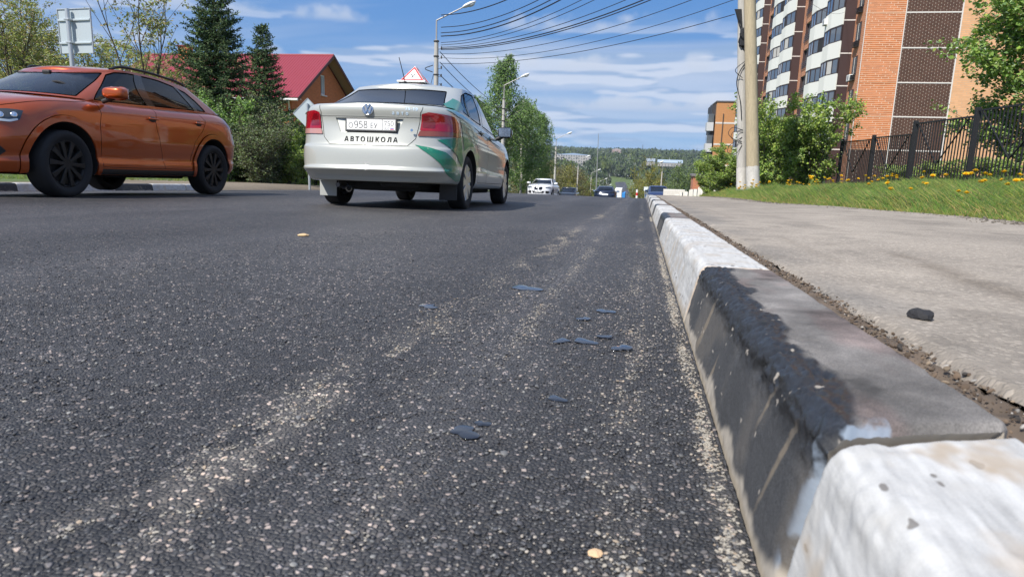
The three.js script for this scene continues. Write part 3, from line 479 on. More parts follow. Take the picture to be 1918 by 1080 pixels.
function buildCar(c, car) {
  const S = makeSurfaces(c), body = c.paint;
  // lower body with the wheel arches cut out of it
  const shell = new Brush(closedShell(S, c, c.fine ?? 14), body), ev = new Evaluator(); ev.attributes = ['position', 'normal', 'uv']; let res = shell; shell.updateMatrixWorld();
  for (const f of [0, c.base]) for (const s of [1, -1]) { const cy = new THREE.CylinderGeometry(c.archR, c.archR, 0.62, 56, 1); cy.rotateZ(Math.PI / 2); cy.translate(-s * (0.31 + 0.44), c.wheelR + 0.012, -f); const b = new Brush(cy, underMat); b.updateMatrixWorld(); res = ev.evaluate(res, b, SUBTRACTION); }
  { if (c.recess) { const b = new Brush(c.recess, c.recessMat ?? body); b.updateMatrixWorld(); res = ev.evaluate(res, b, SUBTRACTION); } mesh('body', res.geometry, res.material, car); }
  const both = (name, g, m, par = car) => [mesh(name, g, m, par), mesh(name, mirrorX(g), m, par)];
  // cabin: pillars and roof in one sheet with openings, glass set in them
  const cabSide = (pts) => roundPoly(dense(pts.map(([f, h]) => S.cabAt('side', f, h)), true, 0.06), c.winRound ?? 0.012, 3);
  const endPoly = (end, pts) => roundPoly(dense(pts.map(([l, h]) => S.cabAt(end, l, h)), true, 0.06), 0.02, 3);
  const holesL = c.sideWindows.map(cabSide);
  const wsL = endPoly('front', c.windscreen), rwL = endPoly('rear', c.rearWindow), un = (p) => p.map(([a, t]) => [a, t]);
  // half a sheet from the middle of the windscreen to the middle of the rear window, notched round both; then its mirror image
  const run = (poly, ok) => { const n = poly.length; let i = 0; while (!(ok(poly[i]) && !ok(poly[(i + n - 1) % n]))) i++; const out = []; for (let k = 0; k < n && ok(poly[(i + k) % n]); k++) out.push(poly[(i + k) % n]); return out; };
  const wsH = run(wsL, (p) => p[0] > 0.001), rwH = run(rwL, (p) => p[0] < 2.999);
  const outline = [...dense([[0, 0], [3, 0]], false, 0.05), [3, rwH[0][1]], ...rwH, [3, rwH[rwH.length - 1][1]], ...dense([[3, 1], [0, 1]], false, 0.05), [0, wsH[0][1]], ...wsH, [0, wsH[wsH.length - 1][1]]];
  const skin = drape(S.cab, outline, holesL, 0, 0.09);
  // roof panel
  const pos = [], idx = [], N = 96, rows = [1, 0.97, 0.9, 0.75, 0.5, 0.25, 0]; rows.forEach((s) => { for (let i = 0; i < N; i++) { const [f, h, l] = S.cab(i / N * 6, 1), w = Math.abs(l); pos.push(...toXYZ([f, h + c.roofCrown * (1 - Math.pow(s, 2.2)) * smooth(0, 0.3, w), l * s])); } });
  for (let j = 1; j < rows.length; j++) for (let i = 0; i < N; i++) { const q = j * N + i, k = j * N + (i + 1) % N; idx.push(q - N, k, q, q - N, k - N, k); }
  const roof = new THREE.BufferGeometry(); roof.setAttribute('position', new THREE.Float32BufferAttribute(pos, 3)); roof.setIndex(idx); roof.computeVertexNormals();
  both('pillars', skin, c.pillarPaint ?? body); mesh('roof', roof, body, car);
  holesL.forEach((h, i) => both('side_window', drape(S.cab, h, null, -0.004, 0.07), c.sideGlass[i] ?? darkGlass));
  mesh('windscreen', drape(S.cab, wsL, null, -0.003, 0.07), c.frontGlass ?? tintedGlass, car); mesh('rear_window', drape(S.cab, rwL, null, -0.003, 0.07), c.rearGlass ?? darkGlass, car);
  const gasket = (h) => ribbon(S.cab, [...h, h[0]], 0.011, 0.002);
  holesL.forEach((h) => both('window_seal', gasket(h), seamMat)); mesh('window_seal', gasket(wsL), seamMat, car); mesh('window_seal', gasket(rwL), seamMat, car);
  // cabin inside: floor, dashboard, seats
  { const q = [], ix = [], n = 48, rw = [1, 0.8, 0.55, 0.3, 0]; rw.forEach((m, j) => { for (let i = 0; i < n; i++) { const [f, h, l] = S.cab(i / n * 6, 0.02), ll = l * 0.985 * m; q.push(...toXYZ([f, c.deck(f) + c.crown(f) * (1 - Math.min(1, (ll / (c.W * 0.87)) ** 2)) + 0.02, ll])); if (j) { const a = (j - 1) * n + i, b = (j - 1) * n + (i + 1) % n; ix.push(a, b, a + n, b, b + n, a + n); } } }); const g = new THREE.BufferGeometry(); g.setAttribute('position', new THREE.Float32BufferAttribute(q, 3)); g.setIndex(ix); g.computeVertexNormals(); mesh('cabin_floor', g, cabinMat, car); }
  for (const [f, ls] of c.seats) for (const l of ls) { const h = c.deck(f) - 0.02; mesh('seat', cat([rbox(0.46, 0.20, 0.10, 0.04, -l, h + 0.09, -f), rbox(0.24, 0.13, 0.07, 0.03, -l, h + 0.235, -f + 0.02)]), seatMat, car); }
  { const t = new THREE.TorusGeometry(0.17, 0.014, 8, 28); t.rotateX(-0.5); t.translate(-0.36, c.deck(c.wheelF) + 0.06, -c.wheelF); mesh('steering_wheel', t, cabinMat, car); }
  // seams
  const line = (name, pts, w = 0.006) => mesh(name, ribbon(S.low, dense(pts, false, 0.02), w, 0.0016), seamMat, car);
  const sideLine = (pts) => { const p = dense(pts.map(([f, h]) => S.lowAt('side', f, h)), false, 0.02), g = ribbon(S.low, p, 0.0045, 0.0012); both('door_seam', g, seamMat); };
  for (const s of c.doorSeams) sideLine(s);
  addWheels(car, c, c.rimMat, c.discMat ?? darkPlastic);
  // floor pan, exhaust side and mud flaps
  mesh('underbody', cat([rbox(c.W * 1.5, 0.16, c.base - 0.74, 0.03, 0, c.clear + 0.10, -c.base / 2), rbox(c.W * 1.1, 0.18, 0.9, 0.05, 0, c.clear + 0.13, 0.2), rbox(c.W * 1.1, 0.18, 1.0, 0.05, 0, c.clear + 0.13, -c.base - 0.1)]), underMat, car);
  return { S, both, line, sideLine };
}
// shared fittings
function doorHandle(car, S, both, f, h, m) { const [a, t] = S.lowAt('side', f, h), P = toXYZ(S.low(a, t)), n = normalOf(S.low, a, t); const g = rbox(0.024, 0.022, 0.17, 0.009, P[0] + n.x * 0.022, P[1] + 0.004, P[2]); const cup = new THREE.SphereGeometry(1, 14, 8); cup.scale(0.012, 0.034, 0.07); cup.translate(P[0] + n.x * 0.002, P[1] - 0.004, P[2]); both('door_handle', g, m); both('handle_recess', cup, darkPlastic); }
function mirrors(car, both, f, h, l, w, hh, m, glassF) {
  const g = new THREE.SphereGeometry(1, 22, 14), p = g.attributes.position; for (let i = 0; i < p.count; i++) { let x = p.getX(i), y = p.getY(i), z = p.getZ(i); const e = (v) => Math.sign(v) * Math.pow(Math.abs(v), 0.62); p.setXYZ(i, e(x) * w / 2, e(y) * hh / 2 * (z > 0 ? 1 : 0.86), e(z) * 0.095 * (z > 0 ? 0.55 : 1)); }
  g.computeVertexNormals(); g.translate(-l, h, -f); const parts = both('mirror_housing', g, m);
  const foot = rod([-(l - w * 0.62), h - hh * 0.60, -f + 0.0], [-(l - w * 0.1), h - hh * 0.30, -f], 0.026, 0.03, 8); both('mirror_foot', foot, darkPlastic);
  const gl = rbox(w * 0.80, hh * 0.74, 0.004, 0.002, -l, h, -f + 0.0545); both('mirror_glass', gl, chrome); return parts;
}
function textShapes(str, size, spread = 0) { let x = 0; const out = []; for (const ch of str) { const sh = font.generateShapes(ch, size), w = (font.data.glyphs[ch]?.ha ?? 500) * size / font.data.resolution; out.push([sh, x]); x += w + spread; } return { glyphs: out, width: x - spread }; }
function textOn(S, end, str, lc, hc, size, spread, off) {      // lettering laid on an end of the car, read from outside
  const { glyphs, width } = textShapes(str, size, spread), list = [], sgn = end === 'rear' ? -1 : 1;
  for (const [shapes, x0] of glyphs) for (const sh of shapes) { const conv = (p) => S.lowAt(end, lc + sgn * (x0 + p.x - width / 2), hc + p.y - size * 0.35), e = sh.extractPoints(4); list.push(drape(S.low, e.shape.map(conv), e.holes.map((h) => h.map(conv)), off, 0.5)); }
  return cat(list);
}

// ------------------------------------------------------------------ the driving-school saloon, seen from behind
const SIL = paint([0.47, 0.475, 0.43], 0.3, 0.36);
const lampRed = phys([0.30, 0.005, 0.013], 0.08, { clearcoat: 1, clearcoatRoughness: 0.02 }), lampClear = phys([0.42, 0.22, 0.19], 0.12, { clearcoat: 1 }), lampDark = phys([0.16, 0.004, 0.009], 0.1, { clearcoat: 1 });
const greenFilm = phys([0.012, 0.17, 0.10], 0.3, { clearcoat: 0.8, clearcoatRoughness: 0.05 }), tealFilm = phys([0.075, 0.30, 0.36], 0.3, { clearcoat: 0.8, clearcoatRoughness: 0.05 }), blackFilm = mat([0.010, 0.010, 0.011], 0.85), paleFilm = mat([0.60, 0.74, 0.86], 0.5);
function sedanSpec(p) {
  return {
    paint: p, W: 0.852, base: 2.55, track: 1.46, wheelR: 0.302, tyreW: 0.195, rimR: 0.195, spokes: 7, rimStyle: 'cover', rimMat: alloy, archR: 0.352, clear: 0.15, Lf: 0.75, Lr: 0.52, nf: 2.5, nr: 2.9,
    front: curve([[0.15, 3.30], [0.3, 3.36], [0.5, 3.38], [0.62, 3.34], [0.75, 3.2], [0.9, 3.1]]), rear: curve([[0.2, -0.88], [0.29, -0.94], [0.36, -0.995], [0.398, -1.052], [0.412, -1.05], [0.428, -1.024], [0.55, -1.022], [0.628, -1.012], [0.645, -0.985], [0.70, -0.970], [0.88, -0.945], [0.93, -0.955], [0.99, -0.972], [1.03, -0.968], [1.06, -0.945], [1.12, -0.9]]),
    side: curve([[0, 0.93], [0.05, 0.965], [0.14, 0.985], [0.35, 1.0], [0.62, 1.0], [0.80, 0.985], [0.91, 0.963], [0.96, 0.94], [0.985, 0.915], [1, 0.872]]), plan: curve([[-1.1, 0.955], [-0.5, 0.975], [0.2, 1], [2.3, 1], [3, 0.965], [3.4, 0.94]]),
    sill: curve([[-1, 0.285], [-0.5, 0.275], [0.3, 0.235], [2.2, 0.225], [3.3, 0.20]]), deck: curve([[-1.0, 1.045], [-0.8, 1.055], [-0.4, 1.062], [0, 1.045], [0.6, 1.005], [1.2, 0.972], [2.1, 0.915], [2.4, 0.90], [2.9, 0.83], [3.2, 0.72], [3.4, 0.62]]), crown: curve([[-1, 0.012], [-0.6, 0.022], [0, 0.03], [2, 0.04], [3, 0.075], [3.4, 0.05]]),
    cabW: [0.765, 0.635], cLf: 0.42, cLr: 0.44, cnf: 2.3, cnr: 2.5, wind: (t) => lerp(2.30, 1.42, Math.pow(t, 1.08)), back: (t) => lerp(-0.66, 0.06, Math.pow(t, 1.12)), cabPlan: curve([[-0.6, 0.97], [0.4, 1], [1.6, 1], [2.2, 0.985]]), roof: curve([[-0.5, 1.27], [0.05, 1.345], [0.4, 1.388], [0.9, 1.405], [1.3, 1.385], [1.7, 1.32]]), roofCrown: 0.05,
    sideWindows: [[[0.02, 1.085], [0.30, 1.055], [0.36, 1.325], [0.22, 1.285], [0.10, 1.215]], [[0.36, 1.05], [0.93, 1.02], [0.90, 1.372], [0.52, 1.358], [0.40, 1.335]], [[1.03, 1.015], [1.84, 0.965], [1.72, 1.10], [1.48, 1.292], [1.30, 1.352], [0.99, 1.374]]],
    sideGlass: [darkGlass, darkGlass, tintedGlass], windscreen: [[0.58, 0.965], [-0.58, 0.965], [-0.52, 1.335], [0.52, 1.335]], rearWindow: [[0.625, 1.10], [0.575, 1.19], [0.525, 1.315], [0.25, 1.325], [-0.25, 1.325], [-0.525, 1.315], [-0.575, 1.19], [-0.625, 1.10]],
    seats: [[1.05, [0.36, -0.36]], [0.28, [0.36, -0.36]]], wheelF: 1.75,
    doorSeams: [[[0.99, 0.985], [1.0, 0.6], [0.98, 0.30]], [[2.05, 0.915], [2.12, 0.6], [2.10, 0.30]], [[0.22, 1.02], [0.28, 0.8], [0.40, 0.62], [0.47, 0.45], [0.48, 0.30]], [[0.48, 0.305], [2.1, 0.30]]],
  };
}
const sedan = thing('driving_school_car', 'pale silver saloon of a driving school with green side stripes and a triangle sign', 'car', [-2.787, roadY(-2.787, -7.529) - 0.004, -7.529], R(1.8)); sedan.rotation.order = 'YXZ'; sedan.rotation.x = -Math.atan(0.044);
{
  const c = sedanSpec(SIL);
  { const g = new THREE.BufferGeometry(), o = [[0.40, 0.918, 1.05], [-0.40, 0.918, 1.05], [-0.36, 0.728, 1.05], [0.36, 0.728, 1.05]], n = [[0.352, 0.908, 0.912], [-0.352, 0.908, 0.912], [-0.30, 0.772, 0.938], [0.30, 0.772, 0.938]], q = [...o, ...n].flat(); g.setAttribute('position', new THREE.Float32BufferAttribute(q, 3)); g.setIndex([0, 1, 2, 0, 2, 3, 4, 6, 5, 4, 7, 6, 0, 5, 1, 0, 4, 5, 1, 6, 2, 1, 5, 6, 2, 7, 3, 2, 6, 7, 3, 4, 0, 3, 7, 4]); const f = g.toNonIndexed(); f.computeVertexNormals(); f.setAttribute('uv', new THREE.BufferAttribute(new Float32Array(f.attributes.position.count * 2), 2)); c.recess = f; }
  const { S, both } = buildCar(c, sedan), L = S.lowAt;
  const onRear = (name, pts, m, off = 0.003, r = 0.004, par = sedan) => mesh(name, drape(S.low, roundPoly(dense(pts.map(([l, h]) => L('rear', l, h)), true, 0.05), r, 3), null, off, 0.05), m, par);
  const rearLine = (pts, w = 0.0045) => mesh('lid_seam', ribbon(S.low, dense(pts.map(([l, h]) => L('rear', l, h)), false, 0.02), w, 0.0015), seamMat, sedan);
  // tail lamps wrap round the corner: outline half on the back, half on the flank
  const lamp = (s, m, outl, off) => { const pts = outl.map(([k, p, h]) => { const q = L(k, p, h); return s > 0 ? q : [6 - q[0], q[1]]; }); return drape(S.low, roundPoly(dense(pts, true, 0.04), 0.015, 3), null, off, 0.04); };
  const upper = [['rear', 0.52, 0.800], ['rear', 0.535, 0.965], ['rear', 0.60, 0.985], ['side', -0.62, 0.965], ['side', -0.50, 0.90], ['side', -0.44, 0.81]], lower = [['rear', 0.50, 0.745], ['rear', 0.52, 0.800], ['side', -0.44, 0.81], ['side', -0.47, 0.765]];
  for (const s of [1, -1]) { const g = new THREE.Group(); g.name = 'tail_lamp'; sedan.add(g); mesh('red_lens', lamp(s, lampRed, upper, 0.012), lampRed, g); mesh('clear_lens', lamp(s, lampClear, lower, 0.011), s > 0 ? lampClear : phys([0.20, 0.05, 0.03], 0.12, { clearcoat: 1 }), g); mesh('inner_lens', lamp(s, lampDark, [['rear', 0.54, 0.83], ['rear', 0.55, 0.95], ['rear', 0.61, 0.955], ['rear', 0.655, 0.90], ['rear', 0.655, 0.83]], 0.0135), lampDark, g); }
  // boot lid seams and the number plate recess
  rearLine([[0.545, 1.035], [0.525, 0.97], [0.50, 0.80], [0.485, 0.72], [0.41, 0.645], [-0.41, 0.645], [-0.485, 0.72], [-0.50, 0.80], [-0.525, 0.97], [-0.545, 1.035]]); rearLine([[0.53, 0.927], [-0.53, 0.927]], 0.003);
      // plate
  const plateTex = canvasTex(1040, 224, (x, w, h) => { x.fillStyle = '#f1f1ee'; x.fillRect(0, 0, w, h); x.strokeStyle = '#101010'; x.lineWidth = 9; x.strokeRect(8, 8, w - 16, h - 16); x.beginPath(); x.moveTo(760, 10); x.lineTo(760, h - 10); x.stroke(); x.fillStyle = '#101010'; x.textBaseline = 'alphabetic'; const put = (s, px, py, size, sx) => { x.save(); x.translate(px, py); x.scale(sx, 1); x.font = `${size}px sans-serif`; x.fillText(s, 0, 0); x.restore(); }; put('О', 40, 186, 150, 0.95); put('958', 158, 186, 196, 0.92); put('ЕУ', 500, 186, 150, 0.95); put('750', 786, 136, 132, 0.98); put('RUS', 800, 204, 58, 1); x.fillStyle = '#fff'; x.fillRect(925, 165, 76, 15); x.fillStyle = '#2b4fb0'; x.fillRect(925, 178, 76, 14); x.fillStyle = '#cc2230'; x.fillRect(925, 191, 76, 14); });
  const pl = new THREE.Group(); pl.name = 'number_plate'; pl.position.set(0.03, 0.842, 0.955); pl.rotation.x = 0.0; sedan.add(pl);
  mesh('plate_frame', rbox(0.545, 0.138, 0.018, 0.006), darkPlastic, pl); { const g = new THREE.PlaneGeometry(0.52, 0.112); g.translate(0, 0.004, 0.0105); mesh('plate_face', g, mat('#ffffff', 0.45, 0, { map: plateTex }), pl); }
  // lettering and badge
  mesh('lettering', textOn(S, 'rear', 'АВТОШКОЛА', -0.03, 0.692, 0.053, 0.0115, 0.0025), blackFilm, sedan); mesh('phone_number', textOn(S, 'rear', '75-19', -0.44, 1.005, 0.030, 0.004, 0.0025), paleFilm, sedan); [...'авто'].forEach((ch, i) => mesh('web_letter', textOn(S, 'rear', ch, -0.26 - i * 0.046, 0.962, 0.036, 0, 0.0025), paleFilm, sedan));
  { const b = new THREE.Group(); b.name = 'badge'; b.position.set(0, 0.992, 0.976); b.rotation.x = -0.08; sedan.add(b); mesh('badge_ring', new THREE.TorusGeometry(0.052, 0.0062, 10, 36), chrome, b); const back = new THREE.CylinderGeometry(0.05, 0.05, 0.006, 32); back.rotateX(Math.PI / 2); mesh('badge_ground', back, mat([0.20, 0.22, 0.25], 0.45, 0.5), b); const st = (x0, y0, x1, y1) => { const g = new THREE.BoxGeometry(0.0095, Math.hypot(x1 - x0, y1 - y0) + 0.004, 0.008); g.rotateZ(Math.atan2(x0 - x1, y1 - y0)); g.translate((x0 + x1) / 2, (y0 + y1) / 2, 0.005); return g; }; mesh('badge_letters', cat([st(-0.020, 0.044, 0, 0.008), st(0, 0.008, 0.020, 0.044), st(-0.043, 0.022, -0.022, -0.040), st(-0.022, -0.040, 0, 0.0), st(0, 0.0, 0.022, -0.040), st(0.022, -0.040, 0.043, 0.022)]), chrome, b); }
  { const k = new THREE.CylinderGeometry(0.014, 0.014, 0.006, 20); k.rotateX(Math.PI / 2); const m = mesh('boot_lock', k, chrome, sedan); m.position.set(0.455, 0.80, 0.962); }
  // bumper: lower black lip, shadow line, tow eye, mud flaps, exhaust
  onRear('bumper_lip', [[0.62, 0.335], [-0.62, 0.335], [-0.56, 0.292], [0.56, 0.292]], paint([0.42, 0.435, 0.41], 0.25, 0.45), 0.003, 0.02);
  const flap = (s) => rbox(0.20, 0.20, 0.012, 0.005, s * 0.69, 0.205, 0.37); mesh('mud_flap', flap(1), darkPlastic, sedan); mesh('mud_flap', flap(-1), mat([0.36, 0.37, 0.35], 0.6), sedan);
  mesh('tow_eye', cat([rod([-0.24, 0.215, 0.86], [-0.24, 0.215, 0.72], 0.012, 0.012, 10), (() => { const t = new THREE.TorusGeometry(0.03, 0.009, 8, 20); t.translate(-0.24, 0.20, 0.87); return t; })(), rbox(0.10, 0.03, 0.06, 0.01, -0.29, 0.205, 0.8)]), underMat, sedan); mesh('exhaust_pipe', rod([-0.37, 0.235, 0.86], [-0.37, 0.25, 0.3], 0.024, 0.024, 12), mat([0.10, 0.095, 0.09], 0.5, 0.8), sedan);
  mesh('rear_axle', cat([rod([-0.6, 0.28, 0.02], [0.6, 0.28, 0.02], 0.045, 0.045, 10), rbox(0.42, 0.12, 0.36, 0.05, 0.26, 0.29, 0.62)]), underMat, sedan);
  for (const [f, h] of [[0.62, 0.90], [1.20, 0.875]]) doorHandle(sedan, S, both, f, h, SIL); mirrors(sedan, both, 1.86, 1.005, 0.915, 0.20, 0.15, blackGloss);
  // striping on the right flank
  const side = (name, pts, m, off, par) => { const g = drape(S.low, dense(pts.map(([f, h]) => L('side', f, h)), true, 0.03), null, off, 0.04); return mesh(name, mirrorX(g), m, sedan); };
  side('green_stripe', [[-0.94, 0.66], [-0.80, 0.60], [-0.62, 0.51], [-0.46, 0.43], [-0.385, 0.385], [-0.375, 0.315], [-0.52, 0.31], [-0.72, 0.36], [-0.86, 0.49]], greenFilm, 0.005);
  side('green_stripe', [[-0.45, 0.77], [-0.33, 0.55], [-0.375, 0.47], [-0.56, 0.57], [-0.72, 0.64], [-0.84, 0.72]], greenFilm, 0.005); side('teal_stripe', [[-0.72, 1.035], [-0.30, 1.04], [0.3, 0.985], [1.2, 0.915], [2.0, 0.84], [2.0, 0.80], [1.0, 0.865], [0.3, 0.93], [-0.25, 0.965], [-0.52, 0.99]], tealFilm, 0.006); side('green_stripe', [[-0.42, 0.97], [0.2, 0.935], [0.36, 0.90], [0.35, 0.77], [0.1, 0.705], [-0.1, 0.70], [-0.3, 0.64], [-0.36, 0.80]], greenFilm, 0.0045);
  { const g = drape(S.cab, [[2.28, 0.04], [2.02, 0.04], [1.93, 0.30], [2.05, 0.50], [2.30, 0.62], [2.42, 0.3]], null, 0.004, 0.05); mesh('pillar_stripe', mirrorX(g), greenFilm, sedan); }
  { const w = [0.5, -0.35]; side('flank_stripe', [[0.55, 0.50], [1.3, 0.455], [2.05, 0.44], [2.05, 0.40], [1.2, 0.41], [0.6, 0.45]], tealFilm, 0.005); }
  // aerial and roof sign
  const roofAt = (f, l) => c.roof(f) + c.roofCrown * (1 - (Math.abs(l) / 0.57) ** 2.2);
  { const a = new THREE.Group(); a.name = 'aerial'; a.position.set(0.005, roofAt(0.2, 0) + 0.002, -0.2); sedan.add(a); mesh('aerial_rod', rod([0, 0.01, 0], [-0.045, 0.27, 0.10], 0.0055, 0.004, 8), blackFilm, a); const b = new THREE.SphereGeometry(1, 14, 8); b.scale(0.025, 0.022, 0.05); mesh('aerial_base', b, blackFilm, a); }
  const sg = new THREE.Group(); sg.name = 'roof_sign'; sg.position.set(0.015, roofAt(0.55, 0) + 0.012, -0.55); sedan.add(sg);
  const tri = canvasTex(512, 448, (x, w, h) => { x.fillStyle = '#f4f3f0'; x.fillRect(0, 0, w, h); const T = (k, col) => { x.fillStyle = col; x.beginPath(); x.moveTo(w / 2, 22 + k * 1.9); x.lineTo(w - 20 - k * 1.7, h - 20 - k); x.lineTo(20 + k * 1.7, h - 20 - k); x.closePath(); x.fill(); }; T(0, '#d8252c'); T(38, '#f4f3f0'); x.fillStyle = '#15161a'; x.font = 'bold 170px sans-serif'; x.textAlign = 'center'; x.fillText('У', w / 2, h - 85); });
  const face = (wb, hh, z0, z1) => { const g = new THREE.BufferGeometry(); g.setAttribute('position', new THREE.Float32BufferAttribute([-wb / 2, 0, z0, wb / 2, 0, z0, 0, hh, z1], 3)); g.setAttribute('uv', new THREE.Float32BufferAttribute([0.02, 0.02, 0.98, 0.02, 0.5, 0.98], 2)); g.computeVertexNormals(); return g; };
  const signMat = mat('#ffffff', 0.4, 0, { map: tri }); for (const q of [0, 1, 2, 3]) { const g = face(0.30, 0.185, 0.13, 0.015); g.translate(0, 0.022, 0); g.rotateY(q * Math.PI / 2); mesh('sign_face', g, signMat, sg); }
  mesh('sign_base', rbox(0.35, 0.022, 0.35, 0.008, 0, 0.011, 0), mat([0.78, 0.77, 0.76], 0.45), sg); mesh('sign_magnet', cat([[-0.13, -0.13], [0.13, -0.13], [-0.13, 0.13], [0.13, 0.13]].map(([x, z]) => rbox(0.05, 0.026, 0.05, 0.006, x, -0.010, z))), blackFilm, sg);
}

// ------------------------------------------------------------------ tall hatchbacks: the orange one close by, the white and the dark blue one down the hill
function suvSpec(p, extra = {}) {
  return {
    paint: p, W: 0.915, base: 2.603, track: 1.60, wheelR: 0.342, tyreW: 0.235, rimR: 0.235, spokes: 10, rimStyle: 'alloy', rimMat: phys([0.0035, 0.0035, 0.004], 0.6), archR: 0.412, clear: 0.19, Lf: 0.80, Lr: 0.62, nf: 2.4, nr: 2.5,
    front: curve([[0.2, 3.40], [0.35, 3.46], [0.55, 3.48], [0.75, 3.45], [0.88, 3.38], [1.0, 3.2]]), rear: curve([[0.25, -0.84], [0.38, -0.93], [0.55, -0.965], [0.70, -0.965], [0.80, -0.93], [0.95, -0.87], [1.05, -0.80], [1.15, -0.74]]),
    side: curve([[0, 0.945], [0.06, 0.975], [0.16, 0.985], [0.24, 0.968], [0.36, 0.985], [0.55, 1.0], [0.74, 1.0], [0.84, 0.988], [0.92, 0.955], [0.965, 0.925], [1, 0.868]]), plan: curve([[-1, 0.95], [-0.3, 0.985], [0.4, 1], [2.3, 1], [3, 0.965], [3.5, 0.93]]),
    sill: curve([[-0.95, 0.33], [-0.5, 0.30], [0.45, 0.245], [2.15, 0.235], [3.4, 0.24]]), deck: curve([[-1.0, 1.04], [-0.6, 1.095], [-0.2, 1.108], [0.3, 1.09], [1.1, 1.055], [2.1, 1.02], [2.35, 1.015], [2.8, 0.985], [3.1, 0.93], [3.35, 0.84], [3.5, 0.76]]), crown: curve([[-0.9, 0.01], [0, 0.03], [2.2, 0.03], [2.9, 0.055], [3.3, 0.06], [3.5, 0.03]]),
    cabW: [0.785, 0.615], cLf: 0.46, cLr: 0.42, cnf: 2.3, cnr: 2.4, wind: (t) => lerp(2.55, 1.74, Math.pow(t, 1.06)), back: (t) => lerp(-0.74, -0.16, Math.pow(t, 1.25)), cabPlan: curve([[-0.6, 0.95], [0.4, 1], [1.8, 1], [2.4, 0.985]]), roof: curve([[-0.4, 1.36], [-0.1, 1.405], [0.3, 1.445], [0.9, 1.478], [1.3, 1.470], [1.6, 1.438], [1.8, 1.40]]), roofCrown: 0.035,
    sideWindows: [[[-0.05, 1.135], [0.16, 1.128], [0.40, 1.388], [0.25, 1.355], [0.10, 1.262]], [[0.21, 1.125], [1.06, 1.088], [1.09, 1.442], [0.75, 1.437], [0.46, 1.402]], [[1.16, 1.084], [2.04, 1.048], [1.98, 1.11], [1.62, 1.375], [1.50, 1.420], [1.18, 1.440]]],
    sideGlass: [darkGlass, darkGlass, tintedGlass], windscreen: [[0.70, 1.06], [-0.70, 1.06], [-0.55, 1.395], [0.55, 1.395]], rearWindow: [[0.60, 1.12], [0.50, 1.355], [-0.50, 1.355], [-0.60, 1.12]],
    seats: [[1.30, [0.38, -0.38]], [0.35, [0.38, -0.38]]], wheelF: 2.0,
    doorSeams: [[[2.12, 1.02], [2.10, 0.90], [2.13, 0.55], [2.11, 0.33]], [[1.16, 1.05], [1.22, 0.9], [1.14, 0.6], [1.06, 0.33]], [[0.24, 1.085], [0.16, 1.0], [0.26, 0.86], [0.44, 0.70], [0.52, 0.5], [0.50, 0.335]], [[0.50, 0.335], [2.11, 0.325]]], ...extra,
  };
}
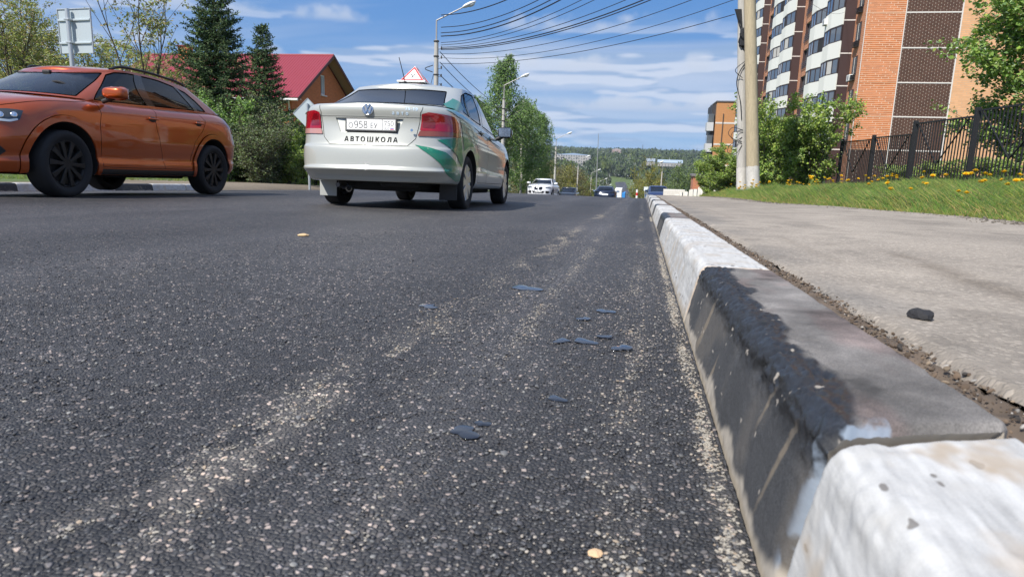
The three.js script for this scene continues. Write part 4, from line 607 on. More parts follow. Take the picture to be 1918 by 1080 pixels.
function suvDetails(car, c, built, lights = true) {
  const { S, both } = built, L = S.lowAt;
  const side = (name, pts, m, off, len = 0.05) => both(name, drape(S.low, dense(pts.map(([f, h]) => L('side', f, h)), true, 0.03), null, off, len), m);
  // flared lips round the wheel arches
  for (const f0 of [0, c.base]) {
    const ring = []; for (let k = 0; k <= 26; k++) { const a = R(-14 + k * 208 / 26); ring.push([f0 + Math.cos(a) * (c.archR + 0.001), c.wheelR + 0.012 + Math.sin(a) * (c.archR + 0.001)]); } for (let k = 26; k >= 0; k--) { const a = R(-14 + k * 208 / 26); ring.push([f0 + Math.cos(a) * (c.archR + 0.062), c.wheelR + 0.012 + Math.sin(a) * (c.archR + 0.062)]); }
    both('wheel_arch_lip', drape(S.low, ring.map(([f, h]) => L('side', f, h)), null, 0.014, 0.05), c.paint);
    const edge = []; for (let k = 0; k <= 40; k++) { const a = R(-14 + k * 208 / 40); edge.push(L('side', f0 + Math.cos(a) * (c.archR + 0.064), c.wheelR + 0.012 + Math.sin(a) * (c.archR + 0.064))); } both('arch_seam', ribbon(S.low, edge, 0.0045, 0.004), seamMat);
  }
  side('sill_cover', [[0.44, 0.318], [2.17, 0.305], [2.17, 0.248], [0.44, 0.256]], mat([0.02, 0.016, 0.014], 0.6), 0.006);
  for (const [f, h] of [[0.34, 0.945], [1.27, 0.915]]) doorHandle(car, S, both, f, h, c.paint);
  mirrors(car, both, 1.965, 1.13, 0.985, 0.27, 0.15, c.mirrorMat ?? c.paint);
  both('pillar_cover', drape(S.cab, dense([[1.04, 1.085], [1.18, 1.08], [1.20, 1.442], [1.07, 1.444]].map(([f, h]) => S.cabAt('side', f, h)), true, 0.05), null, 0.003, 0.06), blackGloss); both('pillar_cover', drape(S.cab, dense([[0.14, 1.13], [0.22, 1.125], [0.47, 1.404], [0.39, 1.39]].map(([f, h]) => S.cabAt('side', f, h)), true, 0.05), null, 0.003, 0.06), blackGloss);
  both('bonnet_seam', ribbon(S.low, dense([[2.22, 1.008], [2.4, 0.985], [2.75, 0.955], [3.05, 0.895], [3.2, 0.85]].map(([f, h]) => L('side', f, h)), false, 0.02), 0.005, 0.0015), seamMat);
  // roof rails
  const P = (f) => { const [a, t] = S.cabAt('side', f, c.roof(f) - 0.004); const q = toXYZ(S.cab(a, 1)); return q; };
  const rail = wire([[1.50, 0.004], [1.40, 0.035], [1.0, 0.040], [0.6, 0.040], [0.2, 0.036], [0.04, 0.002]].map(([f, dy]) => { const q = P(f); return [q[0] * 0.955, q[1] + dy, q[2]]; }), 0.016, 40, 8); both('roof_rail', rail, darkPlastic);
  // lamps
  const lens = c.lensMat ?? phys([0.5, 0.55, 0.6], 0.05, { clearcoat: 1 }), mk = (name, pts, m, off) => { const g = drape(S.low, roundPoly(dense(pts.map(([k, p, h]) => L(k, p, h)), true, 0.04), 0.012, 3), null, off, 0.04), g2 = mirrorX(g); return both(name, g, m); };
  mk('headlamp', [['front', 0.50, 0.73], ['front', 0.47, 0.80], ['side', 3.12, 0.835], ['side', 3.02, 0.828], ['side', 3.07, 0.738], ['side', 3.14, 0.715]], phys([0.03, 0.035, 0.04], 0.08, { clearcoat: 1 }), 0.008); mk('headlamp_strip', [['front', 0.50, 0.722], ['front', 0.50, 0.738], ['side', 3.14, 0.735], ['side', 3.085, 0.752], ['side', 3.08, 0.735], ['side', 3.14, 0.712]], lens, 0.011);
  for (const [f, h, r] of [[3.19, 0.775, 0.036], [3.10, 0.785, 0.030]]) { const [a, t] = L('side', f, h), q = toXYZ(S.low(a, t)), n = normalOf(S.low, a, t), g = new THREE.SphereGeometry(r, 16, 10); g.scale(1, 1, 0.4); g.lookAt(n); g.translate(q[0] + n.x * 0.004, q[1], q[2] + n.z * 0.004); both('headlamp_lens', g, chrome); }
  mk('air_intake', [['front', 0.52, 0.36], ['front', 0.50, 0.54], ['side', 3.24, 0.52], ['side', 3.17, 0.44], ['side', 3.24, 0.36]], darkPlastic, 0.004);
  mk('tail_lamp', [['rear', 0.42, 0.86], ['rear', 0.44, 0.985], ['side', -0.58, 0.99], ['side', -0.52, 0.93], ['side', -0.56, 0.87]], c.tailMat ?? lampRed, 0.008);
  const rear = (name, pts, m, off = 0.004, r = 0.01) => mesh(name, drape(S.low, roundPoly(dense(pts.map(([l, h]) => L('rear', l, h)), true, 0.05), r, 3), null, off, 0.06), m, car), front = (name, pts, m, off = 0.004, r = 0.01) => mesh(name, drape(S.low, roundPoly(dense(pts.map(([l, h]) => L('front', l, h)), true, 0.05), r, 3), null, off, 0.06), m, car);
  rear('rear_diffuser', [[0.60, 0.50], [-0.60, 0.50], [-0.55, 0.345], [0.55, 0.345]], darkPlastic); rear('number_plate', [[0.26, 0.80], [-0.26, 0.80], [-0.26, 0.69], [0.26, 0.69]], mat([0.75, 0.75, 0.73], 0.5), 0.008, 0.004);
  return { side, rear, front };
}
const ORANGE = phys([0.40, 0.066, 0.003], 0.32, { metalness: 0.45, clearcoat: 1, clearcoatRoughness: 0.03 });
const orange = thing('orange_car', 'orange high-riding hatchback with black wheels driving towards the junction', 'car'); orange.rotation.order = 'YXZ';
{
  const th = R(177.6), fx = Math.sin(th), fz = -Math.cos(th), x = -6.725 - fx * 2.603, z = -6.043 - fz * 2.603, fr = roadY(-6.3, -6.043), re = roadY(-6.3, z);
  orange.position.set(x, re + 0.006, z); orange.rotation.y = -th; orange.rotation.x = Math.atan2(fr - re, 2.603);
  const c = suvSpec(ORANGE, { fine: 18, frontGlass: phys([0.42, 0.47, 0.52], 0.0, { transmission: 1, thickness: 0, ior: 1.52 }) }), b = buildCar(c, orange); const d = suvDetails(orange, c, b);
  d.front('radiator_grille', [[0.40, 0.42], [0.36, 0.82], [-0.36, 0.82], [-0.40, 0.42]], darkPlastic, 0.006, 0.03);
  for (let k = 0; k < 7; k++) d.front('grille_bar', [[0.37, 0.475 + k * 0.05], [-0.37, 0.475 + k * 0.05], [-0.37, 0.49 + k * 0.05], [0.37, 0.49 + k * 0.05]], k % 7 ? darkPlastic : chrome, 0.016, 0.003); d.front('front_plate', [[0.26, 0.50], [-0.26, 0.50], [-0.26, 0.39], [0.26, 0.39]], mat([0.7, 0.7, 0.68], 0.5), 0.020, 0.004);
  mesh('mirror_sensor', rbox(0.10, 0.05, 0.05, 0.015, 0, 1.37, -1.80), darkPlastic, orange);
}
const kidney = (d, m) => { for (const s of [1, -1]) d.front('radiator_grille', [[s * 0.03, 0.60], [s * 0.05, 0.84], [s * 0.25, 0.84], [s * 0.30, 0.74], [s * 0.24, 0.60]], m, 0.010, 0.02); };
function placeCar(car, x, z, heading, dy = 0) { car.rotation.order = 'YXZ'; car.position.set(x, roadY(x, z) + dy, z); car.rotation.y = heading; const s = (profile(-z + 1.3) - profile(-z - 1.3)) / 2.6; car.rotation.x = Math.cos(heading) * Math.atan(s); }
{
  const white = thing('white_car', 'white high-riding car with twin black grilles coming up the hill', 'car');
  const c = suvSpec(paint([0.74, 0.75, 0.76], 0.05, 0.35), { fine: 8, rimMat: alloy }), b = buildCar(c, white), d = suvDetails(white, c, b); kidney(d, blackGloss); d.front('front_plate', [[0.26, 0.55], [-0.26, 0.55], [-0.26, 0.44], [0.26, 0.44]], mat([0.7, 0.7, 0.68], 0.5), 0.012, 0.004); d.front('lower_intake', [[0.42, 0.52], [-0.42, 0.52], [-0.38, 0.38], [0.38, 0.38]], darkPlastic, 0.006, 0.02);
  placeCar(white, -7.05, -50.5, Math.PI - R(2));
  const dark = thing('dark_blue_car', 'dark blue high-riding car with a white plate driving down the hill', 'car');
  const c2 = suvSpec(paint([0.010, 0.018, 0.045], 0.3, 0.3), { fine: 8, rimMat: alloy, tailMat: blackGloss }), b2 = buildCar(c2, dark), d2 = suvDetails(dark, c2, b2); d2.rear('tail_strip', [[0.62, 0.925], [-0.62, 0.925], [-0.62, 0.90], [0.62, 0.90]], blackGloss, 0.009, 0.004); d2.rear('bumper_strip', [[0.55, 0.53], [-0.55, 0.53], [-0.52, 0.49], [0.52, 0.49]], alloy, 0.008, 0.01);
  placeCar(dark, -3.05, -57, R(1));
  const blue = thing('blue_car', 'navy blue car parked beside the pavement facing uphill', 'car');
  const c3 = sedanSpec(paint([0.012, 0.028, 0.10], 0.3, 0.3)); c3.fine = 8; c3.rimMat = alloy; const b3 = buildCar(c3, blue); mirrors(blue, b3.both, 1.86, 1.005, 0.905, 0.20, 0.145, c3.paint);
  const onF = (name, pts, m) => mesh(name, drape(b3.S.low, dense(pts.map(([l, h]) => b3.S.lowAt('front', l, h)), true, 0.05), null, 0.006, 0.06), m, blue); onF('radiator_grille', [[0.38, 0.50], [0.42, 0.62], [-0.42, 0.62], [-0.38, 0.50]], darkPlastic); onF('headlamp', [[0.44, 0.56], [0.44, 0.66], [0.66, 0.70], [0.66, 0.60]], chrome); onF('headlamp', [[-0.44, 0.56], [-0.44, 0.66], [-0.66, 0.70], [-0.66, 0.60]], chrome);
  placeCar(blue, 1.05, -54, Math.PI + R(3));
}

// ------------------------------------------------------------------ ground beyond the road
{
  const left = [...steps(-2600, -260, () => 130), ...steps(-240, -34, () => 12), ...steps(-32, -9.72, () => 0.45)];
  const right = [0, 0.14, 0.3, 0.5, 0.75, 1.0, 1.3, 1.6, 2, 2.4, 2.9, 3.4, 4, 4.7, 5.5, 7, 9, 12, 17, 25, 40, 70, 120, 220, 420, 800, 1500, 2600];
  const row = (z) => { const b = border(z); return [...left, -9.4, -4, -1, 0.2, b - 0.15, ...right.map((r) => b + r)]; };
  const zs = steps(-60, 5200, (d) => d < 0 ? 6 : d < 40 ? 0.5 : d < 160 ? 2.5 : d < 400 ? 12 : 60).map((d) => -d);
  const col = (x, z) => {
    const d = -z, n = fbm(x * 0.8, z * 0.8, 91, 4), n2 = fbm(x * 0.05, z * 0.05, 92, 4); let g = [0.075 + 0.05 * n, 0.115 + 0.06 * n, 0.03 + 0.012 * n];
    const soil = [0.24 + 0.14 * (n - 0.5), 0.195 + 0.12 * (n - 0.5), 0.14 + 0.09 * (n - 0.5)];
    let k = 0; if (x < -9.5 && d < 70) { k = smooth(-12.6 - 3 * (n2 - 0.5), -11.2, x + (n - 0.5) * 1.6); if (d > 12.8 && d < 24) k = Math.max(k, smooth(-13.8, -12.9, x + (n - 0.5) * 0.8)); }
    if (x > border(z) - 0.3 && d < 70) k = Math.max(k, smooth(border(z) + 0.42 * n + 0.12, border(z) + 0.02, x));
    return [lerp(g[0], soil[0], k), lerp(g[1], soil[1], k), lerp(g[2], soil[2], k)];
  };
  const grain = dataTex(512, 512, (x, y) => { const v = 0.62 + 0.5 * (fbm(x / 8, y / 8, 95, 4, 64) - 0.5) + 0.35 * (hash(x, y, 96) - 0.5) + 0.2; return [v, v, v]; }, false);
  structure('ground', gridGeo(row, zs, groundY, col, 1.1), mat([1, 1, 1], 0.97, 0, { vertexColors: true, map: grain, bumpMap: grain, bumpScale: 0.01 }));
  // low tarmac apron of the side track
}
// ------------------------------------------------------------------ plants
const leafMats = {};
const leafMat = (key, rough = 0.97, trans = 0.44) => leafMats[key] ??= phys([1, 1, 1], rough, { vertexColors: true, transmission: trans, thickness: 0 });
const LEAF = leafMat('leaf'), NEEDLE = phys([1, 1, 1], 0.8, { vertexColors: true });
const bark = mat([0.085, 0.068, 0.052], 0.95), birchBark = mat([0.42, 0.40, 0.37], 0.9), twigMat = mat([0.075, 0.055, 0.045], 0.95);
class Leaves {                   // many small faces in one geometry, each with its own tone
  constructor() { this.p = []; this.c = []; this.n = []; this.i = []; }
  add(pos, dir, up, len, wid, col, fold = 0.25) {        // a pointed leaf: base, two shoulders, tip
    const b = this.p.length / 3, s = new THREE.Vector3().crossVectors(dir, up).normalize(), n = new THREE.Vector3().crossVectors(s, dir).normalize(), put = (v) => this.p.push(v.x, v.y, v.z);
    put(pos); put(pos.clone().addScaledVector(dir, len * 0.45).addScaledVector(s, wid / 2).addScaledVector(n, wid * fold)); put(pos.clone().addScaledVector(dir, len)); put(pos.clone().addScaledVector(dir, len * 0.45).addScaledVector(s, -wid / 2).addScaledVector(n, wid * fold));
    for (let k = 0; k < 4; k++) { this.c.push(...col); this.n.push(n.x, n.y, n.z); } this.i.push(b, b + 1, b + 2, b, b + 2, b + 3);
  }
  build() { const g = new THREE.BufferGeometry(); g.setAttribute('position', new THREE.Float32BufferAttribute(this.p, 3)); g.setAttribute('color', new THREE.Float32BufferAttribute(this.c, 3)); g.setAttribute('normal', new THREE.Float32BufferAttribute(this.n, 3)); g.setIndex(this.i); return g; }
}
const V = (x, y, z) => new THREE.Vector3(x, y, z);
function dirRand(r, flat = 1) { const a = r() * 6.283, y = (r() * 2 - 1) * flat, h = Math.sqrt(Math.max(0, 1 - y * y)); return V(Math.cos(a) * h, y, Math.sin(a) * h); }
function bentRod(list, pts, r0, r1, seg = 6) { const c = new THREE.CatmullRomCurve3(pts), n = Math.max(2, pts.length * 2), g = new THREE.TubeGeometry(c, n, 1, seg), p = g.attributes.position; for (let i = 0; i <= n; i++) { const q = c.getPointAt(i / n), rad = lerp(r0, r1, i / n); for (let k = 0; k <= seg; k++) { const m = i * (seg + 1) + k; p.setXYZ(m, q.x + (p.getX(m) - q.x) * rad, q.y + (p.getY(m) - q.y) * rad, q.z + (p.getZ(m) - q.z) * rad); } } g.computeVertexNormals(); list.push(g); return c; }
// a broad-leaved tree: limbs reach into the crown, twigs carry clumps of leaves
function broadTree(o) {
  const r = rng(o.seed), wood = [], lv = new Leaves(), H = o.h;
  const stems = o.stems ?? 1, tips = [];
  for (let s = 0; s < stems; s++) {
    const a0 = s / stems * 6.28 + r(), sp = stems > 1 ? o.spread * (0.35 + 0.65 * r()) : 0, top = H * (stems > 1 ? 0.72 + 0.28 * r() : 1), pts = []; const n = 6;
    for (let k = 0; k <= n; k++) { const t = k / n; pts.push(V(Math.cos(a0) * sp * Math.pow(t, 1.2) + (r() - 0.5) * 0.05 * H * (k > 0) * t, t * top * 0.96, Math.sin(a0) * sp * Math.pow(t, 1.2) + (r() - 0.5) * 0.05 * H * (k > 0) * t)); }
    const c = bentRod(wood, pts, o.trunk * (stems > 1 ? 0.6 : 1), o.trunk * 0.12, 7);
    for (let k = 0; k < o.limbs / stems; k++) {
      const t = lerp(o.from, 0.98, Math.pow((k + r()) / (o.limbs / stems), 0.9)), P = c.getPointAt(clamp(t)), u = (t - o.from) / (1 - o.from), R0 = o.r * o.shape(u) * (0.55 + 0.55 * r()), a = r() * 6.283, rise = lerp(o.rise[0], o.rise[1], u) * (0.6 + 0.8 * r());
      const E = V(P.x + Math.cos(a) * R0, P.y + R0 * rise, P.z + Math.sin(a) * R0), M = P.clone().lerp(E, 0.5).add(V((r() - 0.5) * 0.1 * R0, R0 * 0.07 * (o.droop ? 1.5 : -0.3), (r() - 0.5) * 0.1 * R0));
      const lc = bentRod(wood, [P, M, E], Math.max(0.006, o.trunk * 0.30 * (1 - 0.75 * u)), 0.004, 5);
      const nt = Math.max(2, Math.round(o.twigs * (0.4 + R0 / o.r)));
      for (let q = 0; q < nt; q++) { const s0 = lerp(0.25, 1, (q + r()) / nt), B = lc.getPointAt(s0), d = dirRand(r, 0.7), L = o.twigL * (0.6 + 0.7 * r()); if (o.droop) { d.y = -0.3 - 1.3 * r() * o.droop; d.normalize(); } else d.y += 0.25; const T = B.clone().addScaledVector(d, L); tips.push([B, T, u]); }
    }
  }
  const up = V(0, 1, 0);
  for (const [B, T, u] of tips) {
    if (o.twigShow) wood.push(rod(B.toArray(), T.toArray(), 0.006, 0.003, 4, false));
    for (let k = 0; k < o.leaves; k++) {
      const s = (k + r()) / o.leaves, p = B.clone().lerp(T, s).add(V((r() + r() - 1), (r() + r() - 1), (r() + r() - 1)).multiplyScalar(o.fuzz)), d = dirRand(r, 0.9); d.y -= o.droop ? 0.9 : 0.25; d.normalize();
      const n = dirRand(r); n.y = Math.abs(n.y) + 0.5; const c = o.cols[Math.floor(r() * o.cols.length)], f = 0.75 + 0.5 * r(), sz = o.leaf * (0.65 + 0.7 * r()); lv.add(p, d, n.normalize(), sz, sz * o.slim, [c[0] * f, c[1] * f, c[2] * f]);
    }
  }
  return { wood: cat(wood), crown: lv.build() };
}
function plant(name, proto, label, category, pos, turn, scale, group, woodMat = bark, woodName = 'trunk', crownName = 'crown', lm = LEAF) {
  const t = thing(name, label, category, pos, turn, group); t.scale.set(...(Array.isArray(scale) ? scale : [scale, scale, scale])); mesh(woodName, proto.wood, woodMat, t); if (proto.crown) mesh(crownName, proto.crown, lm, t); return t;
}
function spruce(o) {
  const r = rng(o.seed), wood = [], lv = new Leaves(), H = o.h; bentRod(wood, [V(0, 0, 0), V(0.02, H * 0.5, 0.01), V(0, H, 0)], o.trunk, 0.012, 7);
  const up = V(0, 1, 0); let y = H - 0.12, k = 0;
  const spray = (p, d, L, dense) => { const n = Math.max(4, Math.round(L / 0.020 * dense)); for (let i = 0; i < n; i++) { const s = i / n, q = p.clone().addScaledVector(d, L * s), o2 = dirRand(r, 1), nd = d.clone().multiplyScalar(0.75).addScaledVector(o2, 0.8).normalize(), f = 0.65 + 0.7 * r(), tip = s > 0.75 && r() < o.fresh; const c = tip ? [0.13, 0.18, 0.045] : [0.035 + 0.02 * r(), 0.068 + 0.03 * r(), 0.026]; lv.add(q, nd, dirRand(r), 0.085 + 0.045 * r(), 0.034, [c[0] * f, c[1] * f, c[2] * f], 0); } };
  while (y > H * o.from) {
    const u = (H - y) / H, len = o.r * Math.pow(u, o.taper ?? 0.82) * (0.8 + 0.35 * r()) + 0.10, nb = u < 0.12 ? 5 : 8 + Math.floor(r() * 3);
    for (let b = 0; b < nb; b++) {
      const a = (b + r() * 0.6) / nb * 6.283 + k * 0.7, L = len * (0.7 + 0.45 * r()), dy = u < 0.15 ? 0.55 : lerp(0.25, -0.22, Math.min(1, u * 1.4)), P = V(0, y + (r() - 0.5) * 0.1, 0), M = V(Math.cos(a) * L * 0.55, P.y + dy * L * 0.5 - 0.04 * L, Math.sin(a) * L * 0.55), E = V(Math.cos(a) * L, P.y + dy * L * 0.7 + 0.10 * L, Math.sin(a) * L);
      const c = bentRod(wood, [P, M, E], 0.016 * (0.4 + u), 0.004, 4), nn = Math.max(3, Math.round(L / 0.085));
      for (let i = 1; i <= nn; i++) { const s = i / nn, q = c.getPointAt(s), t = c.getTangentAt(s), sd = new THREE.Vector3().crossVectors(t, up).normalize(), tl = (0.10 + 0.30 * (1 - s) * Math.min(1, L)) * (0.7 + 0.6 * r()); for (const m of [-1, 1]) spray(q, t.clone().multiplyScalar(0.75).addScaledVector(sd, m * 0.8).add(V(0, -0.22 + 0.25 * r(), 0)).normalize(), tl, o.dense); if (i === nn) spray(q, t, 0.16, o.dense); }
    }
    y -= lerp(0.13, 0.24, Math.min(1, u * 2)) * (0.85 + 0.3 * r()); k++;
  }
  spray(V(0, H - 0.15, 0), up, 0.2, 1.2); return { wood: cat(wood), crown: lv.build() };
}
const egg = (p, q) => (u) => Math.pow(Math.max(0, Math.sin(Math.PI * Math.pow(clamp(u, 0.02, 0.99), p))), q);
const gy = (x, z, s = 0) => groundY(x, z) - 0.05 + s;
const br = (l, k = 2.2) => l.map((c) => c.map((v) => v * k));
const OLIVE = br( [[0.125, 0.145, 0.028], [0.16, 0.165, 0.035], [0.10, 0.13, 0.026], [0.17, 0.13, 0.045], [0.14, 0.17, 0.03]]), GREEN = br([[0.070, 0.135, 0.022], [0.095, 0.165, 0.025], [0.055, 0.11, 0.02], [0.12, 0.19, 0.03]]), LIME = br([[0.13, 0.20, 0.022], [0.16, 0.22, 0.03], [0.09, 0.16, 0.02], [0.18, 0.22, 0.035]], 1.9), BIRCH = br([[0.062, 0.115, 0.026], [0.08, 0.14, 0.03], [0.05, 0.095, 0.022], [0.10, 0.15, 0.03]]);
{ // willows and poplars in young leaf behind the orange car
  const A = broadTree({ seed: 21, h: 8.2, trunk: 0.11, stems: 4, spread: 1.5, limbs: 76, from: 0.18, r: 1.7, shape: egg(0.7, 0.8), rise: [0.9, 1.6], twigs: 4, twigL: 0.75, leaves: 24, fuzz: 0.15, leaf: 0.12, slim: 0.5, cols: OLIVE, twigShow: true });
  const B = broadTree({ seed: 22, h: 6.2, trunk: 0.08, stems: 5, spread: 1.3, limbs: 60, from: 0.08, r: 1.6, shape: egg(0.6, 0.6), rise: [0.7, 1.5], twigs: 6, twigL: 0.6, leaves: 26, fuzz: 0.16, leaf: 0.12, slim: 0.5, cols: OLIVE, twigShow: true });
  const C = broadTree({ seed: 23, h: 7.0, trunk: 0.085, stems: 5, spread: 1.7, limbs: 42, from: 0.22, r: 1.35, shape: egg(0.8, 0.7), rise: [1.0, 1.8], twigs: 3.4, twigL: 0.6, leaves: 20, fuzz: 0.12, leaf: 0.11, slim: 0.55, cols: [...OLIVE, [0.22, 0.16, 0.06], [0.15, 0.18, 0.04]], twigShow: true });
  const g = 'young trees behind the far kerb';
  plant('leafy_tree', A, 'olive-leaved tree rising behind the windscreen of the orange car', 'tree', [-26.9, gy(-26.9, -26), -26], 0.3, 1.0, g); plant('leafy_tree', A, 'tall open-topped tree at the outer edge of the young thicket', 'tree', [-28.6, gy(-28.6, -28), -28.5], 2.1, 0.97, g); plant('leafy_tree', A, 'tall olive tree set back behind the other young trees', 'tree', [-31, gy(-31, -30), -30], 4.0, 1.02, g);
  plant('leafy_tree', B, 'dense olive-yellow shrub tree behind the blank back of the square road sign', 'tree', [-24.7, gy(-24.7, -27), -27], 1.0, [1.15, 0.95, 1.1], g); plant('leafy_tree', B, 'bushy olive-yellow tree between the square road sign and the thin tree', 'tree', [-22.3, gy(-22.3, -27.5), -27.5], 3.3, [1.0, 0.86, 1.0], g); plant('leafy_tree', B, 'dense olive-yellow thicket low behind the roof of the orange car', 'tree', [-29.2, gy(-29.2, -29), -29], 5.1, [1.4, 0.78, 1.2], g); plant('leafy_tree', B, 'broad olive shrub at the back of the young trees', 'tree', [-26.5, gy(-26.5, -31), -31], 0.5, [1.5, 0.85, 1.2], g);
  plant('thin_tree', C, 'thin tree with sparse young leaves before the red roof', 'tree', [-18.9, gy(-18.9, -24), -24], 0.4, 1.06, g); plant('thin_tree', C, 'small reddish-leaved tree against the red roof', 'tree', [-19.0, gy(-19.0, -27.5), -27.5], 2.4, [0.95, 0.80, 0.95], g); plant('thin_tree', B, 'yellowish bush hiding the low end of the red roof', 'tree', [-17.6, gy(-17.6, -25.5), -25.5], 4.4, [0.8, 0.62, 0.8], g);
}
{ // the two spruces
  const A = spruce({ seed: 41, h: 6.6, trunk: 0.10, r: 2.1, from: 0.06, dense: 1.0, fresh: 0.25 }), B = spruce({ seed: 42, h: 5.9, trunk: 0.08, r: 2.2, from: 0.06, dense: 0.9, fresh: 0.5, taper: 1.15 });
  plant('spruce', A, 'tall dark spruce in front of the red roof', 'spruce', [-14.05, gy(-14.05, -21), -21], 0.2, [1, 0.97, 1], undefined, bark, 'trunk', 'needles', NEEDLE); plant('spruce', B, 'shorter spruce with a thin bare leader before the brick gable', 'spruce', [-14.7, gy(-14.7, -25), -25], 1.2, [1.0, 1.0, 1.0], undefined, bark, 'trunk', 'needles', NEEDLE);
}
const BUSH = broadTree({ seed: 61, h: 2.6, trunk: 0.035, stems: 9, spread: 1.0, limbs: 60, from: 0.06, r: 0.75, shape: egg(0.6, 0.5), rise: [0.6, 1.2], twigs: 5, twigL: 0.32, leaves: 22, fuzz: 0.10, leaf: 0.085, slim: 0.62, cols: GREEN, twigShow: true });
const BUSH2 = broadTree({ seed: 62, h: 1.7, trunk: 0.022, stems: 10, spread: 0.7, limbs: 46, from: 0.04, r: 0.5, shape: egg(0.6, 0.5), rise: [0.6, 1.1], twigs: 5, twigL: 0.22, leaves: 20, fuzz: 0.08, leaf: 0.075, slim: 0.65, cols: LIME, twigShow: false });
const TWIGGY = broadTree({ seed: 63, h: 2.4, trunk: 0.022, stems: 16, spread: 0.9, limbs: 120, from: 0.05, r: 0.6, shape: egg(0.6, 0.5), rise: [0.7, 1.3], twigs: 5, twigL: 0.45, leaves: 11, fuzz: 0.09, leaf: 0.07, slim: 0.6, cols: [[0.13, 0.17, 0.05], [0.12, 0.20, 0.045], [0.16, 0.21, 0.05]], twigShow: true });
{
  const g = 'shrubs round the spruces', P = (name, proto, label, x, z, turn, s, lm, wm = twigMat) => plant(name, proto, label, 'bush', [x, gy(x, z), z], turn, s, g, wm, 'stems', 'foliage', lm);
  P('garden_bush', BUSH, 'large green bush at the foot of the tall spruce', -13.1, -20, 0.2, [1.0, 1.02, 1.0]); P('garden_bush', TWIGGY, 'grey twiggy bush with few leaves between the two spruces', -12.9, -21.2, 1.2, [1.05, 1.25, 1.05]); P('garden_bush', TWIGGY, 'bare twiggy thicket under the shorter spruce', -12.0, -20.3, 2.9, [1.0, 0.95, 1.0]); P('garden_bush', BUSH, 'dark green bush left of the diamond road sign, before the brick wall', -12.6, -22.8, 2.0, [1.1, 1.0, 1.0]);
  P('garden_bush', BUSH2, 'bright lime-green bush in front of the white drainpipe', -11.55, -21, 0.6, [0.95, 1.12, 0.95]); P('garden_bush', BUSH2, 'low lime bush beside the diamond road sign', -10.9, -20.6, 1.7, [0.9, 0.72, 0.9]); P('garden_bush', BUSH, 'bushy green shrub low against the brick house', -11.9, -23.5, 4.0, [0.9, 0.75, 0.9]); P('garden_bush', BUSH, 'green bush showing beyond the tail of the orange car', -13.6, -18.8, 5.2, [1.0, 0.95, 1.0]); P('garden_bush', TWIGGY, 'thin brown scrub at the edge of the dirt track', -11.6, -19.3, 0.2, [0.9, 0.75, 0.9]); P('garden_bush', BUSH2, 'small green bush half hidden by the saloon', -10.9, -22.2, 3.9, [1.1, 0.8, 1.0]);
}
{ // birches beyond the saloon
  const A = broadTree({ seed: 81, h: 12.2, trunk: 0.15, limbs: 110, from: 0.16, r: 1.75, shape: egg(0.55, 0.55), rise: [0.7, 1.4], twigs: 7, twigL: 1.1, leaves: 20, fuzz: 0.17, leaf: 0.15, slim: 0.62, cols: BIRCH, droop: 1, twigShow: false });
  const B = broadTree({ seed: 82, h: 10, trunk: 0.12, limbs: 84, from: 0.14, r: 2.0, shape: egg(0.55, 0.5), rise: [0.5, 1.3], twigs: 7, twigL: 1.0, leaves: 20, fuzz: 0.17, leaf: 0.15, slim: 0.62, cols: BIRCH, droop: 1, twigShow: false });
  const g = 'birches along the far side of the road', P = (pr, label, x, z, turn, s) => plant('birch_tree', pr, label, 'birch', [x, gy(x, z), z], turn, s, g, birchBark);
  P(A, 'tallest birch, its top rising behind the second street lamp', -11.5, -56, 0.3, [1.0, 1.0, 1.0]); P(B, 'birch with a drooping crown next to the tallest birch', -10.9, -61, 1.3, [1.0, 0.93, 1.0]); P(B, 'birch at the downhill end of the birch row', -11.0, -65, 2.9, [0.95, 0.98, 0.95]); P(A, 'slim birch with a tapering top past the tallest one', -10.6, -70, 4.1, [0.85, 0.80, 0.85]); P(B, 'birch partly hidden by the saloon and the lamp post', -13.2, -53, 5.0, [1.0, 0.80, 1.0]); P(B, 'shaded birch deep behind the birch row', -15, -62, 0.8, [1.2, 0.9, 1.2]);
}
